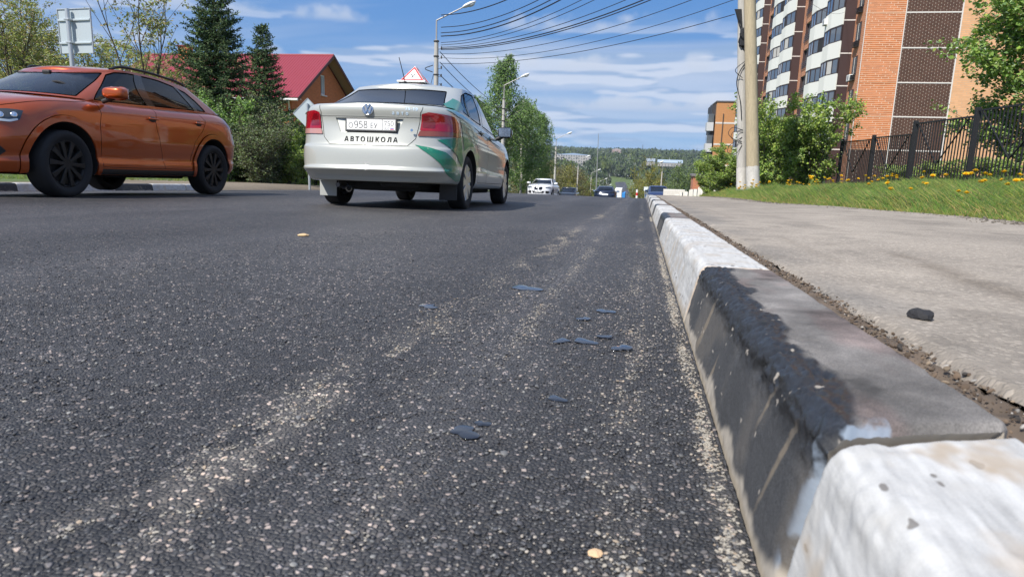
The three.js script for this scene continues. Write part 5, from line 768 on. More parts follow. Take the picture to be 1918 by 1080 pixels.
{ // right-hand side: maple bushes by the poles, a maple behind the fence
  const mb = broadTree({ seed: 91, h: 3.0, trunk: 0.04, stems: 8, spread: 1.15, limbs: 80, from: 0.06, r: 0.95, shape: egg(0.6, 0.45), rise: [0.5, 1.1], twigs: 5, twigL: 0.36, leaves: 30, fuzz: 0.13, leaf: 0.085, slim: 0.8, cols: LIME, twigShow: true });
  const g = 'maple bushes behind the concrete poles', P = (label, x, z, turn, s) => plant('maple_bush', mb, label, 'bush', [x, gy(x, z), z], turn, s, g, twigMat, 'stems', 'foliage');
  P('broad bright green maple bush just behind the two concrete poles', 4.4, -26, 0.2, [1.0, 1.12, 1.0]); P('maple bush beside the end post of the dark fence', 6.0, -26.6, 2.2, [1.0, 1.1, 1.0]); P('low maple bush sprawling towards the pale concrete slabs', 3.1, -27, 4.2, [0.85, 0.62, 0.85]); P('maple bush tucked in behind the others, under the balconies', 5.3, -29.5, 1.1, [1.2, 1.0, 1.2]); P('small yellow-green bush by the concrete slabs', 2.9, -31.5, 3.1, [0.6, 0.65, 0.6]);
  const mt = broadTree({ seed: 95, h: 6.0, trunk: 0.09, limbs: 96, from: 0.20, r: 2.3, shape: egg(0.6, 0.45), rise: [0.25, 1.0], twigs: 6, twigL: 0.5, leaves: 34, fuzz: 0.20, leaf: 0.11, slim: 0.85, cols: [...GREEN, ...LIME], twigShow: true });
  plant('maple_tree', mt, 'round green maple standing behind the dark fence', 'tree', [10.2, gy(10.2, -21.5), -21.5], 0.5, [1, 0.93, 1]); plant('maple_tree', mt, 'second maple half out of view behind the fence', 'tree', [12.2, gy(12.2, -19), -19], 2.5, [0.9, 0.8, 0.9]);
  for (const [x, z, s, l] of [[8.0, -18.5, 0.55, 'low shrub close behind the first fence panel'], [8.3, -21.5, 0.6, 'low shrub between fence and brown wall panel'], [8.2, -24.5, 0.6, 'low shrub behind the last fence panel'], [9.3, -20, 0.6, 'low green shrub at the foot of the maple']]) plant('fence_shrub', BUSH2, l, 'bush', [x, gy(x, z), z], z, [s * 1.6, s, s * 1.6], 'low shrubs behind the fence', twigMat, 'stems', 'foliage');
}
{ // trees down the hill and across the valley
  const A = broadTree({ seed: 101, h: 7, trunk: 0.12, stems: 3, spread: 1.2, limbs: 60, from: 0.1, r: 2.6, shape: egg(0.55, 0.45), rise: [0.4, 1.1], twigs: 5, twigL: 0.9, leaves: 11, fuzz: 0.3, leaf: 0.24, slim: 0.75, cols: [[0.14, 0.21, 0.04], [0.17, 0.24, 0.045], [0.10, 0.165, 0.033]], twigShow: false });
  const B = broadTree({ seed: 102, h: 7, trunk: 0.10, stems: 4, spread: 1.2, limbs: 54, from: 0.08, r: 2.3, shape: egg(0.55, 0.45), rise: [0.5, 1.2], twigs: 5, twigL: 0.8, leaves: 9, fuzz: 0.28, leaf: 0.20, slim: 0.7, cols: [[0.22, 0.19, 0.05], [0.18, 0.18, 0.05], [0.20, 0.15, 0.055], [0.17, 0.20, 0.04]], twigShow: true });
  const D = broadTree({ seed: 103, h: 7, trunk: 0.10, stems: 4, spread: 1.4, limbs: 54, from: 0.06, r: 2.5, shape: egg(0.55, 0.42), rise: [0.4, 1.1], twigs: 5, twigL: 0.8, leaves: 11, fuzz: 0.28, leaf: 0.22, slim: 0.75, cols: [[0.26, 0.26, 0.03], [0.22, 0.25, 0.035], [0.27, 0.23, 0.04]], twigShow: false });
  const g = 'trees down the hill', L = { A: 'green tree lining the road further down the hill', B: 'olive-brown tree in young leaf lining the road further down the hill', D: 'yellow-green tree standing further down the hill' }, pr = { A, B, D }, r = rng(7);
  for (const [k, x, z, s, h] of [['B', -11.8, -80, 0.75, 0.75], ['B', -12.4, -86, 0.8, 0.9], ['B', -11.6, -93, 0.7, 0.85], ['D', -11.2, -100, 0.7, 0.85], ['B', -13, -106, 0.9, 1.1], ['B', -11.4, -114, 0.8, 1.15], ['B', -11.2, -122, 0.8, 1.2], ['D', -12, -112, 0.8, 0.95], ['D', -10.6, -128, 0.8, 0.8], ['A', -14, -125, 1.0, 1.2], ['A', -11.5, -150, 1.0, 1.1], ['A', -12, -175, 1.1, 1.2], ['A', -14, -205, 1.3, 1.3], ['A', -13, -240, 1.4, 1.3], ['A', -17, -280, 1.6, 1.5], ['A', -20, -180, 1.4, 1.4], ['B', -17, -95, 1.0, 1.1], ['A', -20, -135, 1.3, 1.3], ['D', 0.9, -133, 0.95, 1.45], ['D', -1.0, -142, 0.8, 1.35], ['D', 3.0, -140, 0.8, 1.3], ['A', 9.5, -190, 1.4, 2.0], ['A', 14, -196, 1.4, 2.0], ['A', 6.5, -185, 1.0, 1.3], ['A', 5.5, -230, 1.5, 1.7], ['A', 19, -215, 1.6, 2.1], ['A', 1.5, -240, 1.4, 1.7], ['A', -2, -300, 1.8, 1.9], ['A', 24, -260, 1.8, 2.1], ['A', 12, -270, 1.8, 1.9], ['A', 5, -330, 2, 2]])
    plant('hillside_tree', pr[k], L[k], 'tree', [x, gy(x, z, -0.2), z], r() * 6, [s, h, s], g);
  // the wood that fills the valley and climbs to the skyline: one mass
  const crown = (seed, cols) => { const q = rng(seed), lv = new Leaves(); for (let i = 0; i < 240; i++) { const d = dirRand(q), k = 0.55 + 0.45 * q(), lump = 0.82 + 0.35 * Math.sin(d.x * 4 + seed) * Math.cos(d.z * 5 + d.y * 3), p = V(d.x * k * lump, 0.55 + d.y * 0.5 * k * lump, d.z * k * lump), c = cols[i % cols.length], f = 0.75 + 0.5 * q(); const n = d.clone().add(dirRand(q).multiplyScalar(0.7)).normalize(), t = dirRand(q).cross(n).normalize(); lv.add(p, t, n, 0.36, 0.30, [c[0] * f, c[1] * f, c[2] * f]); } return lv.build(); };
  const cA = crown(3, [[0.048, 0.080, 0.022], [0.066, 0.10, 0.026]]), list = [], q = rng(77);
  for (let k = 0; k < 9000; k++) {
    const d = 240 + 2300 * Math.pow(q(), 1.25), half = 0.30 * d + 60, x = -0.22 * d + (q() * 2 - 1) * half + roadShift(d) * 0, rs = roadShift(d); if (Math.abs(x - rs + 4.7) < 13 + d * 0.004 && d < 720) continue;
    if (d > 760 && d < 1040 && x > -150 && x < -62) continue; if (d > 700 && d < 815 && x > -6 && x < 50) continue; if (d > 1230 && d < 1310 && x > -70 && x < -38) continue;
    const open = fbm(x / 120, d / 120, 15, 3); if (open < 0.40 && d < 900) continue;
    const h = (6 + 9 * q() * smooth(240, 900, d) + 3) * (d > 1400 ? 1.15 : 1), w = h * (0.40 + 0.22 * q()), t = q(), c = t < 0.12 ? [1.7, 1.5, 0.9] : t < 0.4 ? [1.25, 1.25, 1] : t < 0.75 ? [1, 1, 1] : [0.7, 0.78, 0.85];
    list.push([M4(x, groundY(x, -d) - 0.6, -d, w, h, w, 0, q() * 6, 0), lin(...c)]);
  }
  instances('valley_wood', cA, LEAF, list, 'wooded valley of mixed green trees running up to the skyline', 'wood');
}
{ // grass with dandelions on the bank, weeds on the other side
  const blade = (r, lv, n, spread, h) => { for (let i = 0; i < n; i++) { const a = r() * 6.28, lean = 0.15 + 0.55 * r(), d = V(Math.cos(a) * lean, 1, Math.sin(a) * lean).normalize(), p = V((r() - 0.5) * spread, 0, (r() - 0.5) * spread), L = h * (0.5 + 0.7 * r()), c = [[0.12, 0.22, 0.025], [0.17, 0.28, 0.035], [0.08, 0.17, 0.02], [0.26, 0.28, 0.08]][Math.floor(r() * 4)], f = 0.8 + 0.4 * r(), w = 0.035 + 0.030 * r(), s = V(-Math.sin(a + 1.2), 0, Math.cos(a + 1.2)), M = p.clone().addScaledVector(d, L * 0.6), T = M.clone().add(V(Math.cos(a) * L * 0.35, L * 0.22, Math.sin(a) * L * 0.35)), b = lv.p.length / 3, nn = new THREE.Vector3().crossVectors(s, d).normalize(); for (const [q, k] of [[p, -1], [p, 1], [M, -0.8], [M, 0.8], [T, 0]]) { lv.p.push(q.x + s.x * w * k / 2, q.y, q.z + s.z * w * k / 2); lv.c.push(c[0] * f, c[1] * f, c[2] * f); lv.n.push(nn.x, nn.y, nn.z); } lv.i.push(b, b + 1, b + 2, b + 1, b + 3, b + 2, b + 2, b + 3, b + 4); } };
  const tufts = [1, 2, 3].map((s) => { const lv = new Leaves(); blade(rng(s * 13), lv, 12, 0.55, 1); return lv.build(); }), lists = [[], [], []], r = rng(303);
  const put = (x, z, h, dry = 0.08) => lists[Math.floor(r() * 3)].push([M4(x, groundY(x, z) - 0.01, z, h * (0.8 + 0.4 * r()), h, h * (0.8 + 0.4 * r()), 0, r() * 6.28, 0), dry > r() ? lin(1.6 + 0.5 * r(), 1.05 + 0.3 * r(), 1.4 + 0.5 * r()) : lin(0.8 + 0.5 * r(), 0.85 + 0.3 * r(), 0.8 + 0.3 * r())]);
  for (let k = 0; k < 80000; k++) { const z = -2 - 30 * Math.pow(r(), 0.9), b = border(z), x = b + 0.12 + 7.2 * Math.pow(r(), 1.5), n = fbm(x * 1.4, z * 1.4, 31, 3), edge = smooth(0, 0.55, x - b), mow = fbm(z * 0.9, x * 3, 35, 2); if (edge < 0.5 && r() > 0.25 + 1.2 * edge) continue; put(x, z, (0.05 + 0.19 * edge * (0.4 + n) + 0.10 * smooth(5.6, 7, x)) * (0.7 + 0.6 * r()) * (0.7 + 0.6 * mow), 0.05 + 0.4 * (1 - edge)); }
  for (let k = 0; k < 9000; k++) { const z = -10 - 34 * r(), x = -11.0 - 9 * Math.pow(r(), 1.3) - (z > -24 ? 1.5 : 0), n = fbm(x * 1.2, z * 1.2, 32, 3); if (n < 0.4) continue; put(x, z, 0.06 + 0.18 * n * r()); }
  for (let k = 0; k < 5000; k++) { const z = -32 - 40 * r(), x = (r() < 0.5 ? border(z) + 0.3 + 6 * r() : -10.6 - 6 * r()); put(x, z, 0.12 + 0.15 * r()); }
  const gm = leafMat('grass', 0.95, 0.3); lists.forEach((l, k) => instances('grass', tufts[k], gm, l, ['green grass of the bank between pavement and fence', 'longer grass blades mixed into the bank by the fence', 'seeding grass tufts on the bank and verges'][k], 'grass'));
  // dandelions: stalk, green cup, yellow head
  const head = (() => { const q = rng(9), lv = new Leaves(); for (let i = 0; i < 46; i++) { const a = i * 2.4, rad = Math.sqrt(i / 46), d = V(Math.cos(a) * rad, 0.55 + 0.5 * (1 - rad), Math.sin(a) * rad).normalize(); lv.add(V(Math.cos(a) * 0.004 * rad, 0, Math.sin(a) * 0.004 * rad), d, V(0, 1, 0.01).applyAxisAngle(V(1, 0, 0), 0.1), 0.019 + 0.004 * q(), 0.006, [0.75 + 0.12 * q(), 0.47 + 0.1 * q(), 0.012], 0.1); } return lv.build(); })(), yellow = mat([1, 1, 1], 0.8, 0, { vertexColors: true }), stalk = mat([0.16, 0.22, 0.06], 0.8), cup = new THREE.SphereGeometry(0.007, 8, 6);
  const st = rod([0, 0, 0], [0.012, 0.98, 0.006], 0.0028, 0.0024, 5); let n = 0;
  for (let k = 0; k < 900 && n < 190; k++) {
    const z = -4.5 - 19 * Math.pow(r(), 1.2), b = border(z), x = b + 0.40 + 3.9 * Math.pow(r(), 1.5), dens = fbm(x * 0.5, z * 0.35, 33, 2); if (r() > smooth(0.35, 0.62, dens)) continue; n++;
    const h = 0.22 + 0.20 * r(), t = thing('dandelion', 'yellow dandelion in flower in the grass bank', 'dandelion', [x, groundY(x, z) - 0.01, z], r() * 6, 'dandelions on the grass bank'), s = mesh('stalk', st, stalk, t); s.scale.y = h; const hd = mesh('flower_head', head, yellow, t); hd.position.set(0.012, h, 0.006); hd.scale.setScalar(1.55 + 0.6 * r()); hd.rotation.x = (r() - 0.3) * 0.8;
  }
}

// ------------------------------------------------------------------ poles, wires, lamps
const concreteTex = dataTex(256, 512, (x, y) => { const v = 0.40 + 0.13 * (fbm(x / 10, y / 24, 201, 4, 0) - 0.5) + 0.12 * (hash(x, y, 202) - 0.5) + 0.09 * (fbm(x / 60, y / 90, 203, 3) - 0.5); return [v * 1.04, v, v * 0.92]; }, true);
const concrete = mat([1, 1, 1], 0.95, 0, { map: concreteTex, bumpMap: concreteTex, bumpScale: 0.004 }), concreteTan = mat([0.92, 0.80, 0.58], 0.95, 0, { map: concreteTex, bumpMap: concreteTex, bumpScale: 0.006 }), limewash = mat([1.25, 1.25, 1.25], 0.9, 0, { map: concreteTex }), steelGrey = mat([0.36, 0.37, 0.38], 0.5, 0.6), ceramic = mat([0.05, 0.045, 0.04], 0.4), cableMat = mat([0.012, 0.013, 0.016], 0.6);
function concretePole(name, label, foot, head, r0, r1, m, group) {
  const t = thing(name, label, 'pole', foot, 0, group), top = [head[0] - foot[0], head[1] - foot[1], head[2] - foot[2]]; const q = -0.5 / top[1], g = rod([top[0] * q, -0.5, top[2] * q], top, r0, r1, 14); const uv = g.attributes.uv; for (let i = 0; i < uv.count; i++) uv.setXY(i, uv.getX(i) * 2, uv.getY(i) * 5); mesh('shaft', g, m, t); return t;
}
function streetLamp(label, x, z, h, arm, seed, turn = 0, group = 'street lamps down the far side of the road') {
  const y = roadY(ROAD_L, z) - 0.02, t = thing('street_lamp', label, 'street lamp', [x, y, z], turn, group), r = rng(seed);
  const g = rod([0, -0.4, 0], [0, h - 1.5, 0], 0.15, 0.095, 12); mesh('concrete_shaft', g, concrete, t);
  mesh('pipe', cat([rod([0, h - 1.6, 0], [0, h - 0.65, 0], 0.035, 0.032, 10), rod([0, h - 0.66, 0], [arm, h - 0.05, 0.02], 0.030, 0.026, 10)]), mat([0.42, 0.40, 0.38], 0.5, 0.5), t);
  const hd = new THREE.Group(); hd.name = 'lamp_head'; hd.position.set(arm + 0.12, h + 0.0, 0.02); hd.rotation.z = 0.40; t.add(hd);
  const sh = new THREE.SphereGeometry(1, 20, 12); sh.scale(0.34, 0.085, 0.15); mesh('lamp_cover', sh, mat([0.80, 0.80, 0.78], 0.35), hd); const gl = new THREE.SphereGeometry(1, 16, 10); gl.scale(0.17, 0.09, 0.11); gl.translate(0.10, -0.05, 0); mesh('lamp_glass', gl, phys([0.6, 0.62, 0.62], 0.15, { clearcoat: 1 }), hd);
  if (seed < 3) { for (const dy of [1.55, 2.2, 3.0, 3.6, 4.1]) mesh('clamp_band', rod([0, h - dy - 0.025, 0], [0, h - dy + 0.025, 0], 0.128, 0.130, 12), ceramic, t); for (const dy of [1.9, 2.3, 2.75, 3.1, 3.5]) mesh('insulator_hook', cat([rod([0.08, h - dy, 0], [0.24, h - dy + 0.04, 0], 0.012, 0.012, 6), rod([0.24, h - dy, 0], [0.24, h - dy + 0.13, 0], 0.035, 0.028, 8)]), ceramic, t); mesh('cable_coil', cat([wire([[-0.1, h - 3.0, 0.1], [-0.22, h - 3.5, 0.12], [-0.3, h - 4.2, 0.1], [-0.12, h - 4.5, 0.1]], 0.012, 20), wire([[-0.12, h - 2.6, 0.1], [-0.5, h - 2.75, 0.1], [-0.14, h - 2.9, 0.1]], 0.02, 16)]), cableMat, t); mesh('junction_box', rbox(0.16, 0.22, 0.12, 0.02, 0.19, h - 3.75, 0), ceramic, t); }
  return t;
}
const P1 = streetLamp('street lamp with cables fanning out, beyond the saloon roof', -9.62, -31, 8.35, 1.38, 1), P1y = P1.position.y;
const lampZ = [-47, -76, -103, -130, -157, -184, -211, -240, -270]; const lampL = ['street lamp in front of the tallest birch', 'street lamp between the birches and the brown shrubs', 'street lamp among the olive-brown trees down the hill'];
lampZ.forEach((z, k) => streetLamp(lampL[k] ?? 'street lamp far down the hill beside the road', -9.75 + roadShift(-z), z, k ? 8.1 : 8.3, 1.30, 2 + k));
streetLamp('lone street lamp beyond the parked blue car', 2.75, -110, 8.2, -0.3, 20, 0, 'street lamps down the near side of the road');
for (let k = 0; k < 5; k++) { const z = -330 - k * 60; streetLamp('street lamp far across the valley beside the road', 2.5 + roadShift(-z), z, 8, -1.2, 30 + k, 0, 'street lamps down the near side of the road'); }
// tall slender mast down the hill
{ const z = -140, t = thing('tall_mast', 'tall slender grey mast rising above the street lamps down the hill', 'mast', [-9.3, roadY(-9, z), z]); mesh('mast_shaft', rod([0, -0.5, 0], [-0.2, 15.9, 0], 0.17, 0.05, 10), steelGrey, t); mesh('lamp_cross_arm', cat([rod([-0.9, 4.6, 0], [1.0, 4.9, 0], 0.03, 0.03, 6), rbox(0.4, 0.14, 0.2, 0.05, 0.95, 4.9, 0), rbox(0.4, 0.14, 0.2, 0.05, -0.9, 4.7, 0)]), mat([0.7, 0.7, 0.7], 0.4), t); }
// the pair of poles on the bank, each standing on its own
const PA = concretePole('concrete_pole', 'leaning grey concrete pole carrying a bundle of cables', [2.86, groundY(2.86, -21) - 0.05, -21], [2.02, 9.0, -21.05], 0.15, 0.105, concrete, 'pair of concrete poles on the grass bank'), PB = concretePole('concrete_pole', 'tan concrete pole with flaking whitewash at its foot', [3.13, groundY(3.13, -20.6) - 0.05, -20.6], [2.05, 9.2, -20.75], 0.185, 0.135, concreteTan, 'pair of concrete poles on the grass bank');
for (const [t, r0, a] of [[PA, 0.153, [-0.077, 0.86, -0.005]], [PB, 0.189, [-0.101, 0.89, -0.014]]]) { const g = rod([a[0] * -0.22, a[1] * -0.22, a[2] * -0.22], a, r0, r0 - 0.006, 16); const p = g.attributes.position; for (let i = 0; i < p.count; i++) if (p.getY(i) > 0.5) p.setY(i, p.getY(i) + 0.012 * Math.sin(i * 2.3)); mesh('whitewash', g, limewash, t); }
mesh('cable_bundle', cat([...Array.from({ length: 9 }, (_, k) => wire([[-0.10 - 0.02 * k, 3.9 + 0.06 * k, 0.12], [-0.34 - 0.05 * (k % 4), 4.15 + 0.05 * k, 0.1 + 0.02 * k], [-0.42, 4.6, 0.12], [-0.5 - 0.02 * k, 5.2, 0.1]], 0.016, 16)), rbox(0.22, 0.5, 0.2, 0.04, -0.36, 4.45, 0.1), wire([[-0.2, 3.9, 0.16], [-0.45, 3.3, 0.16], [-0.30, 2.7, 0.16], [-0.22, 2.2, 0.14]], 0.012, 20), wire([[-0.28, 3.8, 0.16], [-0.52, 3.55, 0.2], [-0.3, 3.35, 0.16]], 0.01, 16)]), cableMat, PA);
mesh('cable_loop', cat([wire([[-0.16, 1.92, 0.14], [-0.45, 1.98, 0.14], [-0.55, 1.82, 0.14], [-0.38, 1.66, 0.14], [-0.16, 1.60, 0.14]], 0.009, 24), wire([[-0.16, 1.72, 0.14], [-0.5, 1.45, 0.14], [-0.52, 1.28, 0.14], [-0.30, 1.24, 0.14], [-0.14, 1.5, 0.14]], 0.009, 24), wire([[-0.15, 1.86, 0.14], [-0.42, 1.86, 0.16], [-0.46, 1.70, 0.16], [-0.15, 1.54, 0.14]], 0.008, 20)]), cableMat, PA);
// wires: from the lamp across the road up to the pair of poles, and down the hill from lamp to lamp
function cable(label, a, b, sag, r, group) { const n = 10, pts = []; for (let i = 0; i <= n; i++) { const t = i / n; pts.push([lerp(a[0], b[0], t), lerp(a[1], b[1], t) - sag * 4 * t * (1 - t), lerp(a[2], b[2], t)]); } return tag(mesh('overhead_cable', wire(pts, r * 1.35, 60, 5), cableMat), label, 'cable', group); }
{
  const g = 'overhead cables across the road', l = 'black overhead cable slung from the street lamp across to the concrete poles', X = -9.40;
  for (const [ya, yb, sag, r] of [[6.38, 9.7, 1.30, 0.016], [5.86, 8.75, 1.15, 0.012], [5.62, 8.45, 1.10, 0.014], [5.48, 8.2, 1.08, 0.018], [5.20, 7.35, 0.85, 0.009], [5.10, 7.0, 0.80, 0.009], [5.0, 6.15, 0.62, 0.009], [4.95, 5.85, 0.60, 0.015], [4.9, 5.75, 0.60, 0.012], [4.72, 5.2, 0.55, 0.008], [4.55, 4.75, 0.52, 0.007], [4.30, 4.35, 0.40, 0.008]]) cable(l, [X, ya - 0.05, -31], [2.30 - 0.02 * yb, yb, -21], sag, r, g);
  const d = 'black overhead cable running down the hill from lamp to lamp', g2 = 'overhead cables along the road'; let pz = -31, py = P1y + 8.35;
  [-47, -76, -103, -130].forEach((z, k) => { const y = roadY(ROAD_L, z) - 0.02 + 8.2; for (const [da, db, s, r] of [[2.0, 2.2, 0.25, 0.012], [2.45, 2.6, 0.3, 0.012], [3.0, 3.0, 0.3, 0.014], [3.4, 3.3, 0.35, 0.012], [3.8, 3.7, 0.3, 0.014]]) cable(d, [-9.45 + roadShift(-pz), py - da, pz], [-9.6 + roadShift(-z), y - db, z], s, r, g2); pz = z; py = y; });
  cable('thin black cable crossing in front of the brick tower', [2.2, 7.6, -21], [9.6, 3.0, -14], 0.25, 0.007); cable('thin cable hanging from the concrete poles towards the tower balconies', [2.2, 6.6, -21], [16.6, 13.5, -68], 0.9, 0.007);
}

// ------------------------------------------------------------------ road signs, seen from behind
const galvanised = mat([0.50, 0.53, 0.55], 0.42, 0.55), signBack = mat([0.50, 0.56, 0.58], 0.45, 0.35);
{
  const x = -9.95, z = -10.7, y = groundY(x, z), t = thing('square_road_sign', 'blank grey back of a square road sign on a steel post behind the orange car', 'road sign', [x, y, z], R(-8));
  mesh('post', rod([0, -0.3, 0], [0, 3.08, 0], 0.038, 0.038, 14), galvanised, t); const b = new THREE.Group(); b.name = 'sign_board'; b.position.set(0.06, 2.72, -0.078); b.rotation.y = R(2); t.add(b);
  mesh('plate', rbox(0.72, 0.735, 0.012, 0.005), signBack, b); mesh('rib', rbox(0.70, 0.034, 0.030, 0.006, 0, 0.185, 0.02), signBack, b); mesh('rib', rbox(0.70, 0.034, 0.030, 0.006, 0, -0.195, 0.02), signBack, b); mesh('rim', cat([rbox(0.74, 0.016, 0.028, 0.004, 0, 0.368, 0.008), rbox(0.016, 0.75, 0.028, 0.004, -0.364, 0, 0.008), rbox(0.016, 0.75, 0.028, 0.004, 0.364, 0, 0.008)]), galvanised, b); mesh('clamp', cat([rbox(0.11, 0.03, 0.11, 0.006, -0.06, 0.185, 0.065), rbox(0.11, 0.03, 0.11, 0.006, -0.06, -0.195, 0.065)]), galvanised, b);
}
{
  const x = -9.82, z = -19, y = groundY(x, z), t = thing('diamond_road_sign', 'grey back of a diamond road sign on a short post beside the saloon', 'road sign', [x, y, z], R(10)); mesh('post', rod([0, -0.3, 0], [0, 2.75, 0], 0.036, 0.036, 12), galvanised, t); const b = new THREE.Group(); b.name = 'sign_board'; b.position.set(0, 2.46, -0.05); b.rotation.z = R(45); t.add(b); mesh('plate', rbox(0.62, 0.62, 0.012, 0.02), signBack, b); mesh('rim', cat([rbox(0.62, 0.014, 0.028, 0.004, 0, 0.312, 0.006), rbox(0.62, 0.014, 0.028, 0.004, 0, -0.312, 0.006), rbox(0.014, 0.62, 0.028, 0.004, 0.312, 0, 0.006), rbox(0.014, 0.62, 0.028, 0.004, -0.312, 0, 0.006)]), galvanised, b); mesh('clamp', rbox(0.12, 0.04, 0.1, 0.006, 0.02, 0.02, 0.05, 2), ceramic, b);
}

// ------------------------------------------------------------------ dark steel fence on the bank
{
  const fx = 6.9, fence = thing('steel_fence', 'dark stepped steel fence of upright bars with diagonal braces', 'fence', [0, 0, 0]), iron = mat([0.020, 0.020, 0.022], 0.55, 0.3);
  const posts = [[-10.4, 1.66], [-13.2, 1.6], [-16.5, 1.52], [-19.9, 1.42], [-23.15, 1.16], [-26.6, 1.13]], tops = [1.60, 1.53, 1.42, 1.15, 1.10], bar = new THREE.BoxGeometry(0.022, 1, 0.022), rail = new THREE.BoxGeometry(0.036, 0.036, 1), brace = new THREE.BoxGeometry(0.022, 1, 0.022);
  posts.forEach(([z, top], k) => { const b = groundY(fx, z) - 0.2; mesh('post', rbox(0.10, top + 0.06 - b, 0.10, 0.006, fx, (top + 0.06 + b) / 2, z), iron, fence); });
  for (let k = 0; k < posts.length - 1; k++) {
    const z0 = posts[k][0] - 0.06, z1 = posts[k + 1][0] + 0.06, top = tops[k], b = Math.max(groundY(fx, z0), groundY(fx, z1)) - 0.03, L = z0 - z1, n = Math.round(L / 0.155);
    for (const y of [top - 0.02, b + 0.22]) { const m = mesh('rail', rail, iron, fence); m.position.set(fx, y, (z0 + z1) / 2); m.scale.z = L; }
    for (let i = 1; i < n; i++) { const m = mesh('bar', bar, iron, fence); m.position.set(fx, (top - 0.02 + b) / 2, lerp(z0, z1, i / n)); m.scale.y = top - b - 0.02; }
    const mid = b + 0.62; for (const s of [0, 1]) { const za = s ? z1 + 0.25 : z0 - 0.25, zb = (z0 + z1) / 2, dy = top - 0.06 - mid, dz = zb - za, m = mesh('brace', brace, iron, fence); m.position.set(fx - 0.03, (top - 0.06 + mid) / 2, (za + zb) / 2); m.scale.y = Math.hypot(dy, dz); m.rotation.x = Math.atan2(-dz, dy); }
  }
}
// ------------------------------------------------------------------ leaning concrete slabs at the end of the bank
{
  const r = rng(55), slab = (sx, sy, sz, seed) => { const g = rbox(sx, sy, sz, 0.03, 0, 0, 0, 2); const p = g.attributes.position; for (let i = 0; i < p.count; i++) { const n = (fbm(p.getX(i) * 4 + seed, p.getY(i) * 4 + p.getZ(i) * 3, seed, 3) - 0.5) * 0.03; p.setXYZ(i, p.getX(i) + n, p.getY(i) + n, p.getZ(i) - n); } g.computeVertexNormals(); return g; }, pale = mat([1.42, 1.40, 1.36], 0.95, 0, { map: concreteTex, bumpMap: concreteTex, bumpScale: 0.01 }), a = slab(0.16, 1.5, 0.92, 3), b = slab(0.20, 1.25, 0.85, 4);
  for (let k = 0; k < 14; k++) { const d = 34.5 + k * 1.05, z = -d, x = 3.72 - k * 0.105, h = k < 4 ? 0.95 : 0.8 - 0.02 * k, m = mesh('concrete_slab', k % 3 ? a : b, pale); m.position.set(x, walkY(x, z) + h * 0.45 - 0.05, z); m.scale.set(1, h / 1.3, 1); m.rotation.set((k < 5 ? -0.45 : -0.10) + (r() - 0.5) * 0.12, -0.25 + (r() - 0.5) * 0.3, 0.12 * (r() - 0.5)); tag(m, k < 5 ? 'pale concrete slab tilted against its neighbours past the grass bank' : 'pale upright concrete slab in the row beyond the tilted ones', 'concrete slab', k < 5 ? 'tilted concrete slabs' : 'upright concrete slabs'); }
  const bx = mesh('concrete_block', slab(1.5, 0.95, 0.8, 9), pale); bx.position.set(2.2, walkY(2.2, -50) + 0.42, -50.5); tag(bx, 'square pale concrete block ending the row of slabs', 'concrete block');
}
// ------------------------------------------------------------------ roadworks things at the bottom of the crest
{
  const red = mat([0.55, 0.03, 0.03], 0.5), wht = mat([0.75, 0.75, 0.74], 0.5);
  const post = thing('warning_post', 'red and white striped warning post at the kerb over the crest', 'warning post', [-0.55, roadY(0, -66), -66]); for (let k = 0; k < 6; k++) mesh('stripe', rod([0, k * 0.28, 0], [0, k * 0.28 + 0.28, 0], 0.10, 0.10, 10), k % 2 ? wht : red, post);
  const sg = thing('white_sign', 'wide white sign on two legs beyond the crest of the road', 'sign', [0.55, roadY(0, -72), -72]); mesh('board', rbox(0.95, 0.42, 0.03, 0.01, 0, 2.05, 0), mat([0.62, 0.68, 0.66], 0.5), sg); for (const s of [-0.35, 0.35]) mesh('leg', rod([s, -0.2, 0], [s, 2.0, -0.02], 0.03, 0.03, 8), galvanised, sg);
  const cn = thing('striped_barrier', 'small slanted red and white barrier board near the blue car', 'barrier', [0.95, roadY(0, -64), -64]); for (let k = 0; k < 4; k++) { const g = rbox(0.16, 0.5, 0.03, 0.005, -0.25 + k * 0.165, 1.05, 0); mesh('stripe', g, k % 2 ? red : wht, cn); } for (const s of [-0.28, 0.30]) mesh('leg', rod([s, -0.3, 0.1], [s, 0.9, 0], 0.025, 0.025, 6), red, cn);
  const van = thing('white_van', 'small white box van seen from behind with a blue side curtain', 'van', [-2.25, roadY(-3, -76), -76]); mesh('box', rbox(0.75, 1.75, 2.6, 0.06, -0.35, 1.35, 0), wht, van); mesh('side_curtain', rbox(0.34, 1.2, 2.5, 0.04, 0.22, 1.2, 0.02), mat([0.03, 0.22, 0.55], 0.6), van); mesh('rear_door', rbox(0.64, 1.4, 0.03, 0.01, -0.35, 1.4, 1.31), mat([0.70, 0.70, 0.69], 0.5), van); mesh('bumper', rbox(1.1, 0.2, 0.2, 0.04, -0.1, 0.42, 1.3), darkPlastic, van); for (const s of [-0.55, 0.3]) for (const q of [-0.8, 0.8]) { const g = makeTyre(0.3, 0.2, 0.16); const m = mesh('wheel', g, rubber, van); m.position.set(s, 0.3, q); }
  const blk = thing('black_car', 'black car showing only its roof over the crest', 'car'); const c = sedanSpec(paint([0.012, 0.013, 0.016], 0.2, 0.3)); c.fine = 6; buildCar(c, blk); placeCar(blk, -6.5, -62, Math.PI);
}

